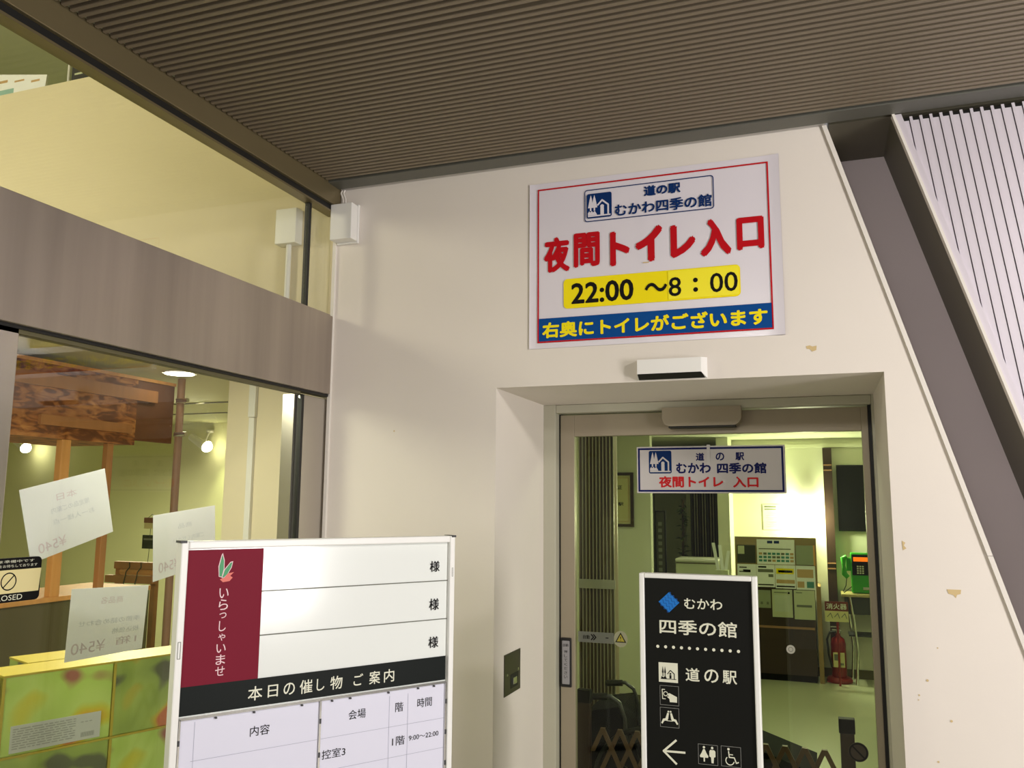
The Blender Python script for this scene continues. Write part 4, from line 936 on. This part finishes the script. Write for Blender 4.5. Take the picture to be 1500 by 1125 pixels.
part('label_print', MB().rect(ex_x-.04, ex_x-.005, .20, .255, ex_y-.0725).rect(ex_x+.005, ex_x+.04, .16, .18, ex_y-.0725), M_GREYINK, exl)
# extinguisher sign on the glass
es = thing('extinguisher_sign', 'red and cream extinguisher sign above the red extinguisher', 'sign', (1.98, 5.40, .57))
part('header', MB().box(1.882, 2.080, 5.365, 5.372, .655, .738), mat('dark_red_panel', (110, 34, 26), .5), es)
text('消火器', 1.895, 2.068, .670, .722, 5.364, M_CREAM, es, .02)
part('lower_panel', MB().box(1.882, 2.080, 5.366, 5.371, .560, .655), M_CARD, es)
mk = MB()
for i in range(3): mk.stroke([(1.90+i*.06, .60), (1.93+i*.06, .635), (1.945+i*.06, .59)], .006, 5.3655)
part('pictogram', mk, M_GREYINK, es)
part('stand_pole', MB().tube([(1.985, 5.38, 0), (1.985, 5.38, .60)], .010, 8), M_EXT, es)
# expanding wooden barrier
lb = thing('folding_barrier', 'dark wooden folding lattice barrier just inside the door', 'barrier', (1.35, .98, 0))
yl = 1.1
part('end_post', MB().box(.742, .803, yl-.02, yl+.02, 0, .655, .003), M_DKWOOD, lb); part('post_cap', MB().box(.738, .806, yl-.024, yl+.024, .655, .714, .003), M_INK, lb)
part('end_post', MB().box(1.918, 1.976, yl-.02, yl+.02, 0, .625, .003), M_DKWOOD, lb); part('post_cap', MB().box(1.914, 1.980, yl-.024, yl+.024, .625, .685, .003), M_INK, lb)
M_LAT = mat('brown_lattice_wood', (104, 76, 52), .5, noise=(6, .2))
xx = .863
while xx < 1.90:
    for sgn, dy in ((1, -.006), (-1, .006)):
        xb = xx+sgn*.24
        t_ = .50 if .805 < xb < 1.915 else .50*abs(((.81 if sgn < 0 else 1.91)-xx)/.24)
        xe = xx+sgn*.24*t_/.50; ze = .545-t_
        part('lattice_slat', MB().prism([(xx-.011, .545), (xx+.011, .545), (xe+.011, ze), (xe-.011, ze)], yl+dy-.005, yl+dy+.005), M_LAT, lb)
    xx += .0825
# wheelchair parked behind the barrier
wh = thing('wheelchair', 'dark folding wheelchair parked behind the wooden barrier', 'wheelchair', (1.05, 1.4, 0))
yb = 1.42
def P3(x, z, d=0): return (x, yb+d, z)
for d in (-.17, .17):
    part('side_frame', MB().tube([P3(.70, .655, d), P3(.76, .660, d), P3(.805, .63, d), P3(.83, .56, d), P3(.85, .12, d)], .010, 8).tube([P3(.84, .36, d), P3(1.25, .36, d), P3(1.34, .20, d), P3(1.40, .07, d)], .010, 8).tube([P3(.835, .50, d), P3(1.12, .48, d), P3(1.18, .36, d)], .010, 8), mat('dull_steel', (88, 88, 86), .35, .6), wh)
    part('grip', MB().tube([P3(.655, .65, d), P3(.745, .657, d)], .016, 10), M_BLACK, wh)
    w = MB()
    pts = [(.95+.26*math.cos(t*math.pi/20), yb+d*1.25, .27+.26*math.sin(t*math.pi/20)) for t in range(41)]
    w.tube(pts, .012, 8, False); part('rear_wheel', w, M_BLACK, wh)
    s = MB()
    for q in range(10): s.tube([(.95, yb+d*1.25, .27), (.95+.255*math.cos(q*.628), yb+d*1.25, .27+.255*math.sin(q*.628))], .002, 5)
    part('spokes', s, mat('dull_steel', (88, 88, 86), .35, .6), wh)
    part('caster', MB().tube([(1.32, yb+d-.012, .06), (1.32, yb+d+.012, .06)], .06, 18), M_BLACK, wh)
    part('armrest', MB().box(.85, 1.12, yb+d-.02, yb+d+.02, .49, .515, .006), M_NAVYCLOTH, wh)
bk = MB(); bk.add([(.62, yb-.20, .60), (.80, yb-.16, .625), (.825, yb-.16, .36), (.66, yb-.2, .34), (.62, yb+.16, .60), (.80, yb+.16, .625), (.825, yb+.16, .36), (.66, yb+.16, .34)], [(0, 1, 2, 3), (7, 6, 5, 4), (0, 4, 5, 1), (1, 5, 6, 2), (2, 6, 7, 3), (3, 7, 4, 0)])
bk = MB(); bk.add([(.645, yb-.20, .585), (.815, yb-.17, .615), (.835, yb-.17, .34), (.665, yb-.20, .30), (.645, yb+.17, .585), (.815, yb+.17, .615), (.835, yb+.17, .34), (.665, yb+.17, .30)], [(0, 3, 2, 1), (7, 4, 5, 6), (0, 1, 5, 4), (1, 2, 6, 5), (2, 3, 7, 6), (3, 0, 4, 7)])
part('backrest', bk, M_NAVYCLOTH, wh)
part('seat', MB().box(.82, 1.24, yb-.17, yb+.17, .335, .37, .01), M_NAVYCLOTH, wh)
sk = MB(); sk.prism([(.70, .44), (1.0, .47), (1.46, .485), (1.71, .404), (1.73, .2), (.8, .15), (.70, .30)], yb-.20, yb-.185); sk.prism([(.70, .44), (1.0, .47), (1.46, .485), (1.71, .404), (1.70, .38), (.72, .40)], yb-.19, yb+.16)
part('side_cover', sk, M_NAVYCLOTH, wh)
part('footplate', MB().box(1.38, 1.50, yb-.16, yb+.16, .05, .065), M_DKGREY, wh)
wh.location.x += .105
